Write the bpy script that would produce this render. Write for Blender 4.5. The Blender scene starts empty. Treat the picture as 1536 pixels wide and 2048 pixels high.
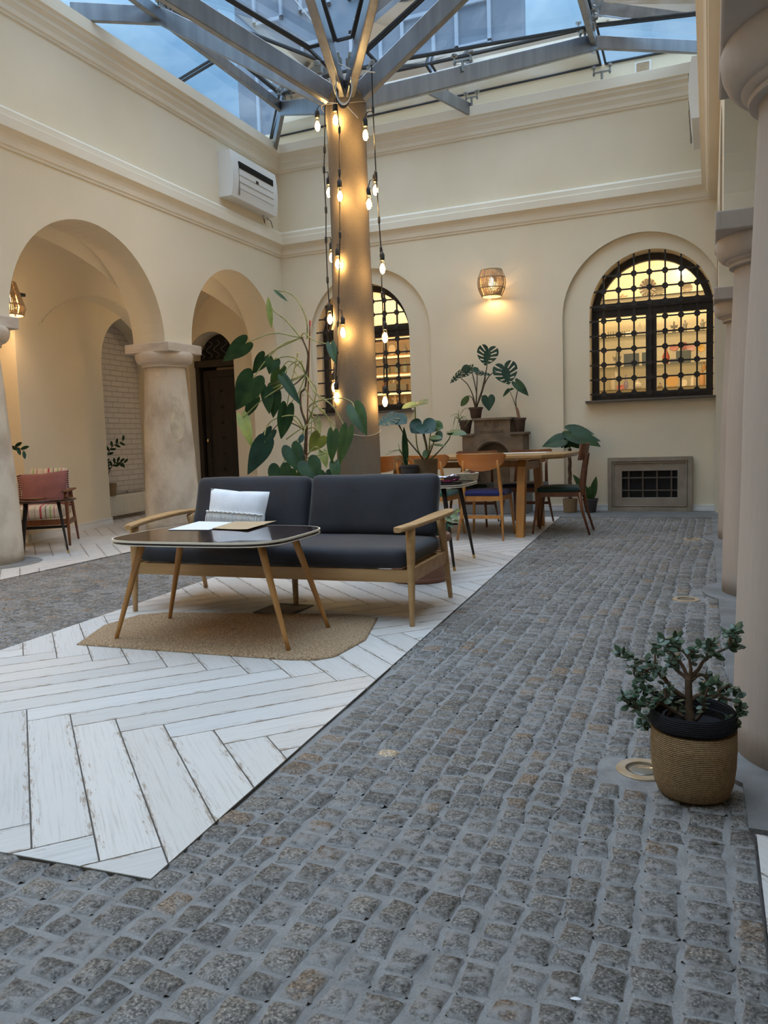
import bpy, math, random
import numpy as np
from mathutils import Vector, Matrix, noise as mnoise
R = math.radians
PI = math.pi
rnd = random.Random(7)
SC = bpy.context.scene
COL = SC.collection

# ------------------------------------------------------------------ camera
CAMH = 0.95
FPX = 1560.0
MW = Matrix(((0.9228412714638983, -0.005217589133460033, 0.3851451212809662),
             (0.3837778189818117, 0.09771030360579869, -0.9182414073797949),
             (-0.0328416403436175, 0.9952012225338638, 0.09217349579268128)))
cd = bpy.data.cameras.new('camera')
cam = bpy.data.objects.new('camera', cd)
COL.objects.link(cam)
cam.matrix_world = Matrix.Translation((0, 0, CAMH)) @ MW.to_4x4()
cd.sensor_width = 36.0
cd.lens = FPX / 2048 * 36
cd.clip_start = 0.05
SC.camera = cam

def ray(px, py):
    return MW @ Vector((px - 768, 1024 - py, -FPX))
def at(px, py, Y):            # the world point at depth Y seen in that direction
    r = ray(px, py)
    return Vector((0, 0, CAMH)) + r * (Y / r.y)
def onz(px, py, z=0.0):
    r = ray(px, py)
    return Vector((0, 0, CAMH)) + r * ((z - CAMH) / r.z)

# ------------------------------------------------------------------ view, sky, light
SC.view_settings.view_transform = 'Standard'
SC.view_settings.look = 'None'
SC.view_settings.exposure = 0.0
SC.view_settings.gamma = 1.0
SC.view_settings.use_curve_mapping = False

W = bpy.data.worlds.new('sky')
SC.world = W
W.use_nodes = True
nt = W.node_tree
nt.nodes.clear()
wo = nt.nodes.new('ShaderNodeOutputWorld')
bg = nt.nodes.new('ShaderNodeBackground')
tc = nt.nodes.new('ShaderNodeTexCoord')
nz = nt.nodes.new('ShaderNodeTexNoise')
nz.inputs['Scale'].default_value = 2.6
nz.inputs['Detail'].default_value = 6
rp = nt.nodes.new('ShaderNodeValToRGB')
rp.color_ramp.elements[0].position = 0.40
rp.color_ramp.elements[0].color = (0.22, 0.44, 0.72, 1)
rp.color_ramp.elements[1].position = 0.64
rp.color_ramp.elements[1].color = (0.56, 0.76, 0.95, 1)
sx = nt.nodes.new('ShaderNodeSeparateXYZ')
mr = nt.nodes.new('ShaderNodeMapRange')      # overcast sky: brightest overhead, dimmer low behind the far wall
mr.inputs['From Min'].default_value = 0.42
mr.inputs['From Max'].default_value = 0.85
mr.inputs['To Min'].default_value = 0.95
mr.inputs['To Max'].default_value = 4.0
nt.links.new(tc.outputs['Generated'], nz.inputs['Vector'])
nt.links.new(nz.outputs['Fac'], rp.inputs['Fac'])
mc = nt.nodes.new('ShaderNodeMix')           # the cloud cover overhead is nearly white
mc.data_type = 'RGBA'
mc.inputs['B'].default_value = (0.71, 0.82, 1.0, 1)
mf = nt.nodes.new('ShaderNodeMapRange')
mf.inputs['From Min'].default_value = 0.48
mf.inputs['From Max'].default_value = 0.70
nt.links.new(sx.outputs['Z'], mf.inputs['Value'])
nt.links.new(mf.outputs['Result'], mc.inputs['Factor'])
nt.links.new(rp.outputs['Color'], mc.inputs['A'])
nt.links.new(mc.outputs['Result'], bg.inputs['Color'])
nt.links.new(tc.outputs['Generated'], sx.inputs['Vector'])
nt.links.new(sx.outputs['Z'], mr.inputs['Value'])
nt.links.new(mr.outputs['Result'], bg.inputs['Strength'])
nt.links.new(bg.outputs['Background'], wo.inputs['Surface'])

# ------------------------------------------------------------------ materials
def nodes(m):
    m.use_nodes = True
    n = m.node_tree
    n.nodes.clear()
    return n
def N(n, t, **kw):
    x = n.nodes.new(t)
    for k, v in kw.items():
        setattr(x, k, v)
    return x
def L(n, a, b):
    n.links.new(a, b)
def c4(c):
    return (c[0], c[1], c[2], 1)
def pmat(name, c1, c2=None, scale=6.0, rough=0.6, metal=0.0, bump=0.0, bscale=None, stretch=(1, 1, 1), lo=0.35, hi=0.65,
         sheen=0.0, coat=0.0, emit=None, estr=0.0, trans=0.0, detail=5, spec=0.5):
    m = bpy.data.materials.new(name)
    n = nodes(m)
    out = N(n, 'ShaderNodeOutputMaterial')
    b = N(n, 'ShaderNodeBsdfPrincipled')
    L(n, b.outputs[0], out.inputs[0])
    b.inputs['Roughness'].default_value = rough
    b.inputs['Metallic'].default_value = metal
    b.inputs['Base Color'].default_value = c4(c1)
    b.inputs['Specular IOR Level'].default_value = spec
    if sheen:
        b.inputs['Sheen Weight'].default_value = sheen
        b.inputs['Sheen Roughness'].default_value = 0.4
    if coat:
        b.inputs['Coat Weight'].default_value = coat
    if trans:
        b.inputs['Transmission Weight'].default_value = trans
    if emit:
        b.inputs['Emission Color'].default_value = c4(emit)
        b.inputs['Emission Strength'].default_value = estr
    t = N(n, 'ShaderNodeTexCoord')
    mp = N(n, 'ShaderNodeMapping')
    mp.inputs['Scale'].default_value = stretch
    L(n, t.outputs['Object'], mp.inputs['Vector'])
    if c2 is not None:
        nz = N(n, 'ShaderNodeTexNoise')
        nz.inputs['Scale'].default_value = scale
        nz.inputs['Detail'].default_value = detail
        L(n, mp.outputs[0], nz.inputs['Vector'])
        r = N(n, 'ShaderNodeValToRGB')
        r.color_ramp.elements[0].position = lo
        r.color_ramp.elements[0].color = c4(c1)
        r.color_ramp.elements[1].position = hi
        r.color_ramp.elements[1].color = c4(c2)
        L(n, nz.outputs['Fac'], r.inputs['Fac'])
        L(n, r.outputs[0], b.inputs['Base Color'])
    if bump:
        nb = N(n, 'ShaderNodeTexNoise')
        nb.inputs['Scale'].default_value = bscale or scale * 4
        nb.inputs['Detail'].default_value = 6
        L(n, mp.outputs[0], nb.inputs['Vector'])
        bp = N(n, 'ShaderNodeBump')
        bp.inputs['Strength'].default_value = bump
        bp.inputs['Distance'].default_value = 0.01
        L(n, nb.outputs['Fac'], bp.inputs['Height'])
        L(n, bp.outputs[0], b.inputs['Normal'])
    return m

def glass_mat(name, tint, dirt=0.0, gl=0.12):
    m = bpy.data.materials.new(name)
    n = nodes(m)
    out = N(n, 'ShaderNodeOutputMaterial')
    tr = N(n, 'ShaderNodeBsdfTransparent')
    tr.inputs[0].default_value = c4(tint)
    g = N(n, 'ShaderNodeBsdfGlossy')
    g.inputs['Roughness'].default_value = 0.03
    mx = N(n, 'ShaderNodeMixShader')
    lw = N(n, 'ShaderNodeFresnel')
    lw.inputs['IOR'].default_value = 1.45
    mm = N(n, 'ShaderNodeMath', operation='MULTIPLY')
    mm.inputs[1].default_value = 1.0 if gl > 0.1 else 0.6
    L(n, lw.outputs[0], mm.inputs[0])
    L(n, mm.outputs[0], mx.inputs[0])
    L(n, tr.outputs[0], mx.inputs[1])
    L(n, g.outputs[0], mx.inputs[2])
    last = mx
    if dirt:
        t = N(n, 'ShaderNodeTexCoord')
        nz = N(n, 'ShaderNodeTexNoise')
        nz.inputs['Scale'].default_value = 1.6
        nz.inputs['Detail'].default_value = 8
        nz.inputs['Roughness'].default_value = 0.65
        L(n, t.outputs['Object'], nz.inputs['Vector'])
        r = N(n, 'ShaderNodeMapRange')
        r.inputs['From Min'].default_value = 0.42
        r.inputs['From Max'].default_value = 0.75
        r.inputs['To Max'].default_value = dirt
        L(n, nz.outputs['Fac'], r.inputs['Value'])
        tl = N(n, 'ShaderNodeBsdfTranslucent')
        tl.inputs[0].default_value = (0.75, 0.8, 0.82, 1)
        m2 = N(n, 'ShaderNodeMixShader')
        L(n, r.outputs[0], m2.inputs[0])
        L(n, mx.outputs[0], m2.inputs[1])
        L(n, tl.outputs[0], m2.inputs[2])
        last = m2
    L(n, last.outputs[0], out.inputs[0])
    return m

def emat(name, c, s):
    m = bpy.data.materials.new(name)
    n = nodes(m)
    out = N(n, 'ShaderNodeOutputMaterial')
    e = N(n, 'ShaderNodeEmission')
    e.inputs[0].default_value = c4(c)
    e.inputs[1].default_value = s
    L(n, e.outputs[0], out.inputs[0])
    return m

def wood_mat(name, a, b, rough=0.45, ax=0, scale=9.0, coat=0.0):
    st = [1.0, 1.0, 1.0]
    st[ax] = 0.12
    return pmat(name, a, b, scale=scale * 2.2, rough=rough, stretch=tuple(st), bump=0.08, bscale=scale * 6, lo=0.3, hi=0.7, coat=coat)

def wave_mat(name, a, b, scale, direction='Z', rough=0.8, bump=0.6, dist=2.0, rings=False, dscale=3.0, bdist=0.006):
    m = bpy.data.materials.new(name)
    n = nodes(m)
    out = N(n, 'ShaderNodeOutputMaterial')
    bs = N(n, 'ShaderNodeBsdfPrincipled')
    bs.inputs['Roughness'].default_value = rough
    bs.inputs['Specular IOR Level'].default_value = 0.25
    L(n, bs.outputs[0], out.inputs[0])
    t = N(n, 'ShaderNodeTexCoord')
    w = N(n, 'ShaderNodeTexWave')
    w.wave_type = 'RINGS' if rings else 'BANDS'
    if rings:
        w.rings_direction = direction
    else:
        w.bands_direction = direction
    w.inputs['Scale'].default_value = scale
    w.inputs['Distortion'].default_value = dist
    w.inputs['Detail'].default_value = 3
    w.inputs['Detail Scale'].default_value = dscale
    L(n, t.outputs['Object'], w.inputs['Vector'])
    nz = N(n, 'ShaderNodeTexNoise')
    nz.inputs['Scale'].default_value = 90
    L(n, t.outputs['Object'], nz.inputs['Vector'])
    ad = N(n, 'ShaderNodeMath', operation='MULTIPLY_ADD')
    ad.inputs[1].default_value = 0.7
    L(n, w.outputs['Fac'], ad.inputs[0])
    sb = N(n, 'ShaderNodeMath', operation='MULTIPLY')
    sb.inputs[1].default_value = 0.4
    L(n, nz.outputs['Fac'], sb.inputs[0])
    L(n, sb.outputs[0], ad.inputs[2])
    r = N(n, 'ShaderNodeValToRGB')
    r.color_ramp.elements[0].position = 0.2
    r.color_ramp.elements[0].color = c4(a)
    r.color_ramp.elements[1].position = 0.75
    r.color_ramp.elements[1].color = c4(b)
    L(n, ad.outputs[0], r.inputs['Fac'])
    L(n, r.outputs[0], bs.inputs['Base Color'])
    bp = N(n, 'ShaderNodeBump')
    bp.inputs['Strength'].default_value = bump
    bp.inputs['Distance'].default_value = bdist
    L(n, ad.outputs[0], bp.inputs['Height'])
    L(n, bp.outputs[0], bs.inputs['Normal'])
    return m

M = {}
M['plaster'] = pmat('cream_plaster', (0.80, 0.70, 0.53), (0.76, 0.66, 0.49), scale=1.3, rough=0.9, bump=0.10, bscale=70, spec=0.2)
M['trimwhite'] = pmat('white_baseboard', (0.78, 0.77, 0.75), rough=0.5)
M['plasterL'] = pmat('cornice_plaster', (0.83, 0.745, 0.60), (0.80, 0.71, 0.56), scale=2, rough=0.85, spec=0.2)
M['stone'] = pmat('weathered_column_stone', (0.66, 0.57, 0.45), (0.42, 0.335, 0.245), scale=3.6, rough=0.85, bump=0.8, bscale=24, stretch=(1, 1, 0.7), lo=0.44, hi=0.70, detail=9)
M['stoneR'] = pmat('smooth_column_stone', (0.50, 0.42, 0.35), (0.42, 0.35, 0.29), scale=3, rough=0.8, bump=0.25, bscale=30, stretch=(1.5, 1.5, 0.25), detail=8)
M['abacus'] = pmat('pinkish_capital_stone', (0.68, 0.59, 0.49), (0.55, 0.46, 0.37), scale=4, rough=0.85, bump=0.3, bscale=25, stretch=(1, 1, 3))
M['sandstone'] = pmat('brown_sandstone', (0.20, 0.14, 0.088), (0.12, 0.085, 0.055), scale=7, rough=0.9, bump=0.4, bscale=60)
M['greystone'] = pmat('grey_frame_stone', (0.35, 0.285, 0.215), (0.26, 0.21, 0.155), scale=6, rough=0.9, bump=0.3, bscale=60)
M['carved'] = pmat('carved_letter', (0.07, 0.05, 0.035), rough=1.0)
M['kerb'] = pmat('grey_kerb_stone', (0.24, 0.235, 0.225), (0.16, 0.155, 0.15), scale=5, rough=0.85, bump=0.3, bscale=60)
M['concrete'] = pmat('grey_floor_concrete', (0.20, 0.195, 0.185), (0.15, 0.145, 0.14), scale=6, rough=0.7, bump=0.2, bscale=60)
M['steel'] = pmat('brushed_roof_steel', (0.36, 0.37, 0.39), (0.28, 0.29, 0.31), scale=3, rough=0.34, metal=0.85, stretch=(4, 4, 0.4))
M['fitting'] = pmat('glass_clamp_steel', (0.33, 0.32, 0.29), rough=0.35, metal=0.9)
M['rubber'] = pmat('black_rubber', (0.012, 0.013, 0.015), rough=0.6)
M['roofglass'] = glass_mat('roof_glass', (0.80, 0.92, 0.98), dirt=0.10)
M['paneglass'] = glass_mat('window_glass', (0.97, 0.97, 0.94), gl=0.05)
M['shelfglass'] = glass_mat('shelf_glass', (0.96, 0.975, 0.95), gl=0.2)
M['linen'] = wave_mat('taupe_linen_wrap', (0.155, 0.120, 0.084), (0.24, 0.190, 0.135), 55, 'Z', rough=0.75, bump=0.35, dist=6.0, dscale=5)
M['black'] = pmat('black_plastic', (0.012, 0.012, 0.013), rough=0.45)
M['acwhite'] = pmat('white_unit_plastic', (0.80, 0.79, 0.76), rough=0.4)
M['dark'] = pmat('opening_shade', (0.010, 0.009, 0.008), rough=0.9)  # near-black colour in place of the shade inside openings
M['iron'] = pmat('black_wrought_iron', (0.028, 0.024, 0.021), (0.04, 0.034, 0.03), scale=20, rough=0.55, metal=0.4, bump=0.2, bscale=80)
M['frame'] = pmat('dark_window_wood', (0.020, 0.014, 0.010), (0.035, 0.024, 0.016), scale=6, rough=0.5, stretch=(1, 1, .2))
M['doorwood'] = pmat('dark_door_wood', (0.012, 0.007, 0.0045), (0.022, 0.013, 0.008), scale=9, rough=0.6, stretch=(3, 3, .3))
M['sill'] = pmat('dark_stone_sill', (0.10, 0.075, 0.055), rough=0.4)
M['velvet'] = pmat('charcoal_velvet', (0.009, 0.009, 0.013), (0.024, 0.024, 0.032), scale=5, rough=0.8, sheen=0.30, bump=0.35, bscale=5, lo=0.35, hi=0.75)
M['beech'] = wood_mat('oak_sofa_wood', (0.50, 0.30, 0.13), (0.37, 0.205, 0.078), ax=0)
M['legwood'] = wood_mat('golden_leg_wood', (0.50, 0.25, 0.075), (0.37, 0.165, 0.045), ax=2)
M['darkgloss'] = wood_mat('dark_glossy_tabletop', (0.045, 0.018, 0.011), (0.020, 0.009, 0.006), rough=0.10, ax=0, coat=0.6)
M['whiteedge'] = pmat('cream_edge_band', (0.72, 0.64, 0.50), rough=0.4)
M['paper'] = pmat('white_paper', (0.80, 0.80, 0.82), rough=0.8)
M['kraft'] = pmat('brown_kraft_paper', (0.52, 0.37, 0.22), (0.47, 0.33, 0.19), scale=40, rough=0.8)
M['whitefab'] = pmat('white_pillow_cotton', (0.84, 0.85, 0.87), (0.70, 0.71, 0.75), scale=6, rough=0.9, sheen=0.2, bump=0.3, bscale=9)
M['fringe'] = pmat('cream_fringe', (0.80, 0.78, 0.74), rough=0.95)
M['chairwood'] = wood_mat('orange_chair_wood', (0.55, 0.20, 0.045), (0.36, 0.115, 0.022), ax=0, rough=0.35, scale=5, coat=0.3)
M['chairlight'] = wood_mat('honey_chair_wood', (0.56, 0.26, 0.07), (0.42, 0.175, 0.04), ax=2, rough=0.35)
M['chairdark'] = wood_mat('brown_chair_wood', (0.20, 0.068, 0.022), (0.12, 0.038, 0.013), ax=2, rough=0.35)
M['tablewood'] = wood_mat('oak_dining_wood', (0.42, 0.25, 0.10), (0.32, 0.175, 0.065), ax=0, rough=0.3)
M['green'] = pmat('bottle_green_velvet', (0.003, 0.020, 0.012), (0.007, 0.036, 0.023), scale=8, rough=0.75, sheen=0.2)
M['teal'] = pmat('teal_velvet', (0.02, 0.13, 0.09), rough=0.7, sheen=0.5)
M['blue'] = pmat('royal_blue_velvet', (0.003, 0.008, 0.09), rough=0.75, sheen=0.15)
M['navy'] = pmat('navy_velvet', (0.006, 0.008, 0.025), rough=0.7, sheen=0.4)
M['terra'] = pmat('old_terracotta', (0.30, 0.15, 0.09), (0.22, 0.11, 0.07), scale=8, rough=0.85, bump=0.2, bscale=40)
M['brownpot'] = pmat('brown_clay_pot', (0.085, 0.050, 0.034), (0.06, 0.036, 0.026), scale=10, rough=0.8)
M['greypot'] = pmat('dark_grey_pot', (0.06, 0.052, 0.05), rough=0.5)
M['soil'] = pmat('potting_soil', (0.008, 0.006, 0.005), (0.022, 0.016, 0.012), scale=60, rough=1, bump=0.8, bscale=90)
M['basket'] = wave_mat('woven_jute_basket', (0.15, 0.08, 0.032), (0.56, 0.37, 0.19), 62, 'Z', bump=0.9, dist=2.5, dscale=8)
M['basketblack'] = wave_mat('black_woven_rim', (0.006, 0.006, 0.007), (0.02, 0.02, 0.023), 62, 'Z', bump=0.9, dist=1)
M['jute'] = pmat('jute_braid', (0.26, 0.16, 0.085), (0.52, 0.365, 0.215), scale=110, rough=0.95, bump=0.9, bscale=140, lo=.38, hi=.62)
M['wicker'] = wave_mat('wicker_shade', (0.34, 0.22, 0.11), (0.62, 0.46, 0.28), 30, 'Z', bump=0.8, dist=4)
M['leaf'] = pmat('deep_green_leaf', (0.009, 0.030, 0.009), (0.022, 0.060, 0.014), scale=9, rough=0.45, spec=0.25, bump=0.15, bscale=25)
M['leaflight'] = pmat('lime_green_leaf', (0.30, 0.32, 0.05), (0.17, 0.22, 0.035), scale=9, rough=0.4)
M['leafmid'] = pmat('mid_green_leaf', (0.045, 0.10, 0.018), (0.022, 0.062, 0.012), scale=9, rough=0.38)
M['leafteal'] = pmat('bluish_monstera_leaf', (0.008, 0.034, 0.019), (0.016, 0.055, 0.032), scale=8, rough=0.42, spec=0.35, bump=0.1, bscale=20)
M['leafvar'] = pmat('spider_plant_leaf', (0.10, 0.16, 0.05), (0.22, 0.26, 0.10), scale=14, rough=0.5)
M['stem'] = pmat('pale_green_stem', (0.34, 0.34, 0.12), (0.20, 0.22, 0.07), scale=20, rough=0.5)
M['stemdark'] = pmat('brown_green_stem', (0.055, 0.045, 0.02), (0.12, 0.08, 0.04), scale=30, rough=0.7)
M['bark'] = pmat('jade_bark', (0.17, 0.105, 0.06), (0.10, 0.062, 0.037), scale=30, rough=0.85, bump=0.6, bscale=60)
M['jadeleaf'] = pmat('jade_leaf', (0.040, 0.078, 0.040), (0.085, 0.135, 0.080), scale=30, rough=0.3)
M['radiator'] = pmat('cream_radiator_paint', (0.74, 0.67, 0.56), rough=0.45)
M['brass'] = pmat('brass', (0.60, 0.42, 0.15), rough=0.3, metal=1.0)
M['gold'] = pmat('pale_gold_ring', (0.40, 0.27, 0.14), (0.46, 0.36, 0.26), scale=20, rough=0.55, metal=0.3)
M['lens'] = pmat('lamp_lens', (0.16, 0.15, 0.12), rough=0.1, coat=0.5)
M['pink'] = pmat('dusty_pink_velvet', (0.26, 0.095, 0.085), (0.20, 0.07, 0.062), scale=7, rough=0.8, sheen=0.6, bump=0.3, bscale=9)
M['maroon'] = pmat('maroon_pompom', (0.12, 0.02, 0.022), rough=0.95)
M['bulb'] = emat('glowing_bulb', (1.0, 0.66, 0.27), 125.0)
M['bulbglass'] = glass_mat('bulb_glass', (1.0, 0.93, 0.80), gl=0.05)
M['lampglow'] = emat('sconce_bulb', (1.0, 0.68, 0.34), 26.0)
M['led'] = emat('led_strip', (1.0, 0.72, 0.30), 1.9)
M['shopwall'] = pmat('warm_shop_wall', (0.80, 0.69, 0.50), (0.74, 0.63, 0.44), scale=3, rough=0.8)
M['whitewire'] = pmat('white_cable', (0.65, 0.66, 0.66), rough=0.5)
M['plumpot'] = pmat('magenta_cloth', (0.32, 0.03, 0.11), rough=0.8)
M['cord'] = pmat('natural_twine', (0.45, 0.38, 0.28), rough=0.9)
M['facade'] = pmat('grey_upper_facade', (0.24, 0.28, 0.34), (0.20, 0.24, 0.30), scale=1.5, rough=0.8)
M['facadeframe'] = pmat('pale_facade_frames', (0.45, 0.50, 0.58), rough=0.6)

def stripe_mat():
    m = bpy.data.materials.new('striped_upholstery')
    n = nodes(m)
    out = N(n, 'ShaderNodeOutputMaterial')
    b = N(n, 'ShaderNodeBsdfPrincipled')
    b.inputs['Roughness'].default_value = 0.9
    L(n, b.outputs[0], out.inputs[0])
    t = N(n, 'ShaderNodeTexCoord')
    s = N(n, 'ShaderNodeSeparateXYZ')
    L(n, t.outputs['Object'], s.inputs[0])
    fr = N(n, 'ShaderNodeMath', operation='MULTIPLY')
    fr.inputs[1].default_value = 4.2
    L(n, s.outputs['X'], fr.inputs[0])
    f2 = N(n, 'ShaderNodeMath', operation='FRACT')
    L(n, fr.outputs[0], f2.inputs[0])
    r = N(n, 'ShaderNodeValToRGB')
    r.color_ramp.interpolation = 'CONSTANT'
    cols = [(0, (.55, .46, .35)), (.14, (.33, .28, .22)), (.17, (.60, .50, .38)), (.33, (.42, .06, .07)), (.41, (.58, .48, .36)),
            (.55, (.05, .06, .06)), (.58, (.58, .5, .38)), (.72, (.30, .40, .13)), (.78, (.57, .47, .36)), (.88, (.40, .14, .12)), (.92, (.6, .5, .4))]
    e = r.color_ramp.elements
    e[0].position = 0
    e[0].color = c4(cols[0][1])
    e[1].position = cols[1][0]
    e[1].color = c4(cols[1][1])
    for p, c in cols[2:]:
        x = e.new(p)
        x.color = c4(c)
    L(n, f2.outputs[0], r.inputs['Fac'])
    L(n, r.outputs[0], b.inputs['Base Color'])
    return m
M['stripe'] = stripe_mat()

def brick_mat():
    m = bpy.data.materials.new('white_painted_brick')
    n = nodes(m)
    out = N(n, 'ShaderNodeOutputMaterial')
    b = N(n, 'ShaderNodeBsdfPrincipled')
    b.inputs['Roughness'].default_value = 0.75
    L(n, b.outputs[0], out.inputs[0])
    t = N(n, 'ShaderNodeTexCoord')
    s = N(n, 'ShaderNodeSeparateXYZ')
    L(n, t.outputs['Object'], s.inputs[0])
    c = N(n, 'ShaderNodeCombineXYZ')
    L(n, s.outputs['Y'], c.inputs['X'])
    L(n, s.outputs['Z'], c.inputs['Y'])
    br = N(n, 'ShaderNodeTexBrick')
    br.inputs['Scale'].default_value = 1.0
    br.inputs['Brick Width'].default_value = 0.25
    br.inputs['Row Height'].default_value = 0.072
    br.inputs['Mortar Size'].default_value = 0.006
    br.inputs['Color1'].default_value = (0.72, 0.66, 0.58, 1)
    br.inputs['Color2'].default_value = (0.67, 0.61, 0.54, 1)
    br.inputs['Mortar'].default_value = (0.48, 0.43, 0.37, 1)
    L(n, c.outputs[0], br.inputs['Vector'])
    L(n, br.outputs['Color'], b.inputs['Base Color'])
    bp = N(n, 'ShaderNodeBump')
    bp.invert = True
    bp.inputs['Strength'].default_value = 0.9
    bp.inputs['Distance'].default_value = 0.012
    L(n, br.outputs['Fac'], bp.inputs['Height'])
    L(n, bp.outputs[0], b.inputs['Normal'])
    return m
M['brick'] = brick_mat()

def cobble_mat():
    m = bpy.data.materials.new('granite_cobble')
    n = nodes(m)
    out = N(n, 'ShaderNodeOutputMaterial')
    b = N(n, 'ShaderNodeBsdfPrincipled')
    b.inputs['Roughness'].default_value = 0.62
    L(n, b.outputs[0], out.inputs[0])
    t = N(n, 'ShaderNodeTexCoord')
    va = N(n, 'ShaderNodeAttribute')
    va.attribute_name = 'tone'
    n1 = N(n, 'ShaderNodeTexNoise')
    n1.inputs['Scale'].default_value = 170
    n1.inputs['Detail'].default_value = 6
    n1.inputs['Roughness'].default_value = 0.7
    L(n, t.outputs['Object'], n1.inputs['Vector'])
    r = N(n, 'ShaderNodeValToRGB')
    e = r.color_ramp.elements
    e[0].position = 0.36
    e[0].color = (0.026, 0.024, 0.022, 1)
    e[1].position = 0.68
    e[1].color = (0.40, 0.38, 0.35, 1)
    x = e.new(0.5)
    x.color = (0.125, 0.115, 0.103, 1)
    L(n, n1.outputs['Fac'], r.inputs['Fac'])
    mx = N(n, 'ShaderNodeMix', data_type='RGBA', blend_type='MULTIPLY')
    mx.inputs['Factor'].default_value = 1.0
    L(n, r.outputs[0], mx.inputs['A'])
    L(n, va.outputs['Color'], mx.inputs['B'])
    # jointing sand smeared over the stones' edges
    n2 = N(n, 'ShaderNodeTexNoise')
    n2.inputs['Scale'].default_value = 45
    n2.inputs['Detail'].default_value = 7
    L(n, t.outputs['Object'], n2.inputs['Vector'])
    n3 = N(n, 'ShaderNodeTexNoise')
    n3.inputs['Scale'].default_value = 2.2
    n3.inputs['Detail'].default_value = 3
    L(n, t.outputs['Object'], n3.inputs['Vector'])
    sp = N(n, 'ShaderNodeSeparateXYZ')
    L(n, t.outputs['Object'], sp.inputs[0])
    h = N(n, 'ShaderNodeMath', operation='MULTIPLY_ADD')
    h.inputs[1].default_value = -40.0
    h.inputs[2].default_value = 0.08
    L(n, sp.outputs['Z'], h.inputs[0])
    a1 = N(n, 'ShaderNodeMath', operation='ADD')
    L(n, h.outputs[0], a1.inputs[0])
    L(n, n2.outputs['Fac'], a1.inputs[1])
    a2 = N(n, 'ShaderNodeMath', operation='MULTIPLY_ADD')
    a2.inputs[1].default_value = 0.55
    L(n, n3.outputs['Fac'], a2.inputs[0])
    L(n, a1.outputs[0], a2.inputs[2])
    mr = N(n, 'ShaderNodeMapRange')
    mr.inputs['From Min'].default_value = 0.80
    mr.inputs['From Max'].default_value = 0.98
    mr.inputs['To Max'].default_value = 0.75
    L(n, a2.outputs[0], mr.inputs['Value'])
    m2 = N(n, 'ShaderNodeMix', data_type='RGBA')
    L(n, mr.outputs[0], m2.inputs['Factor'])
    L(n, mx.outputs['Result'], m2.inputs['A'])
    m2.inputs['B'].default_value = (0.27, 0.258, 0.245, 1)
    L(n, m2.outputs['Result'], b.inputs['Base Color'])
    bp = N(n, 'ShaderNodeBump')
    bp.inputs['Strength'].default_value = 0.7
    bp.inputs['Distance'].default_value = 0.004
    L(n, n2.outputs['Fac'], bp.inputs['Height'])
    L(n, bp.outputs[0], b.inputs['Normal'])
    return m
M['cobble'] = cobble_mat()
M['sand'] = pmat('grey_joint_sand', (0.30, 0.285, 0.27), (0.185, 0.175, 0.165), scale=14, rough=0.95, bump=0.6, bscale=160, lo=0.4, hi=0.8)

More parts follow.
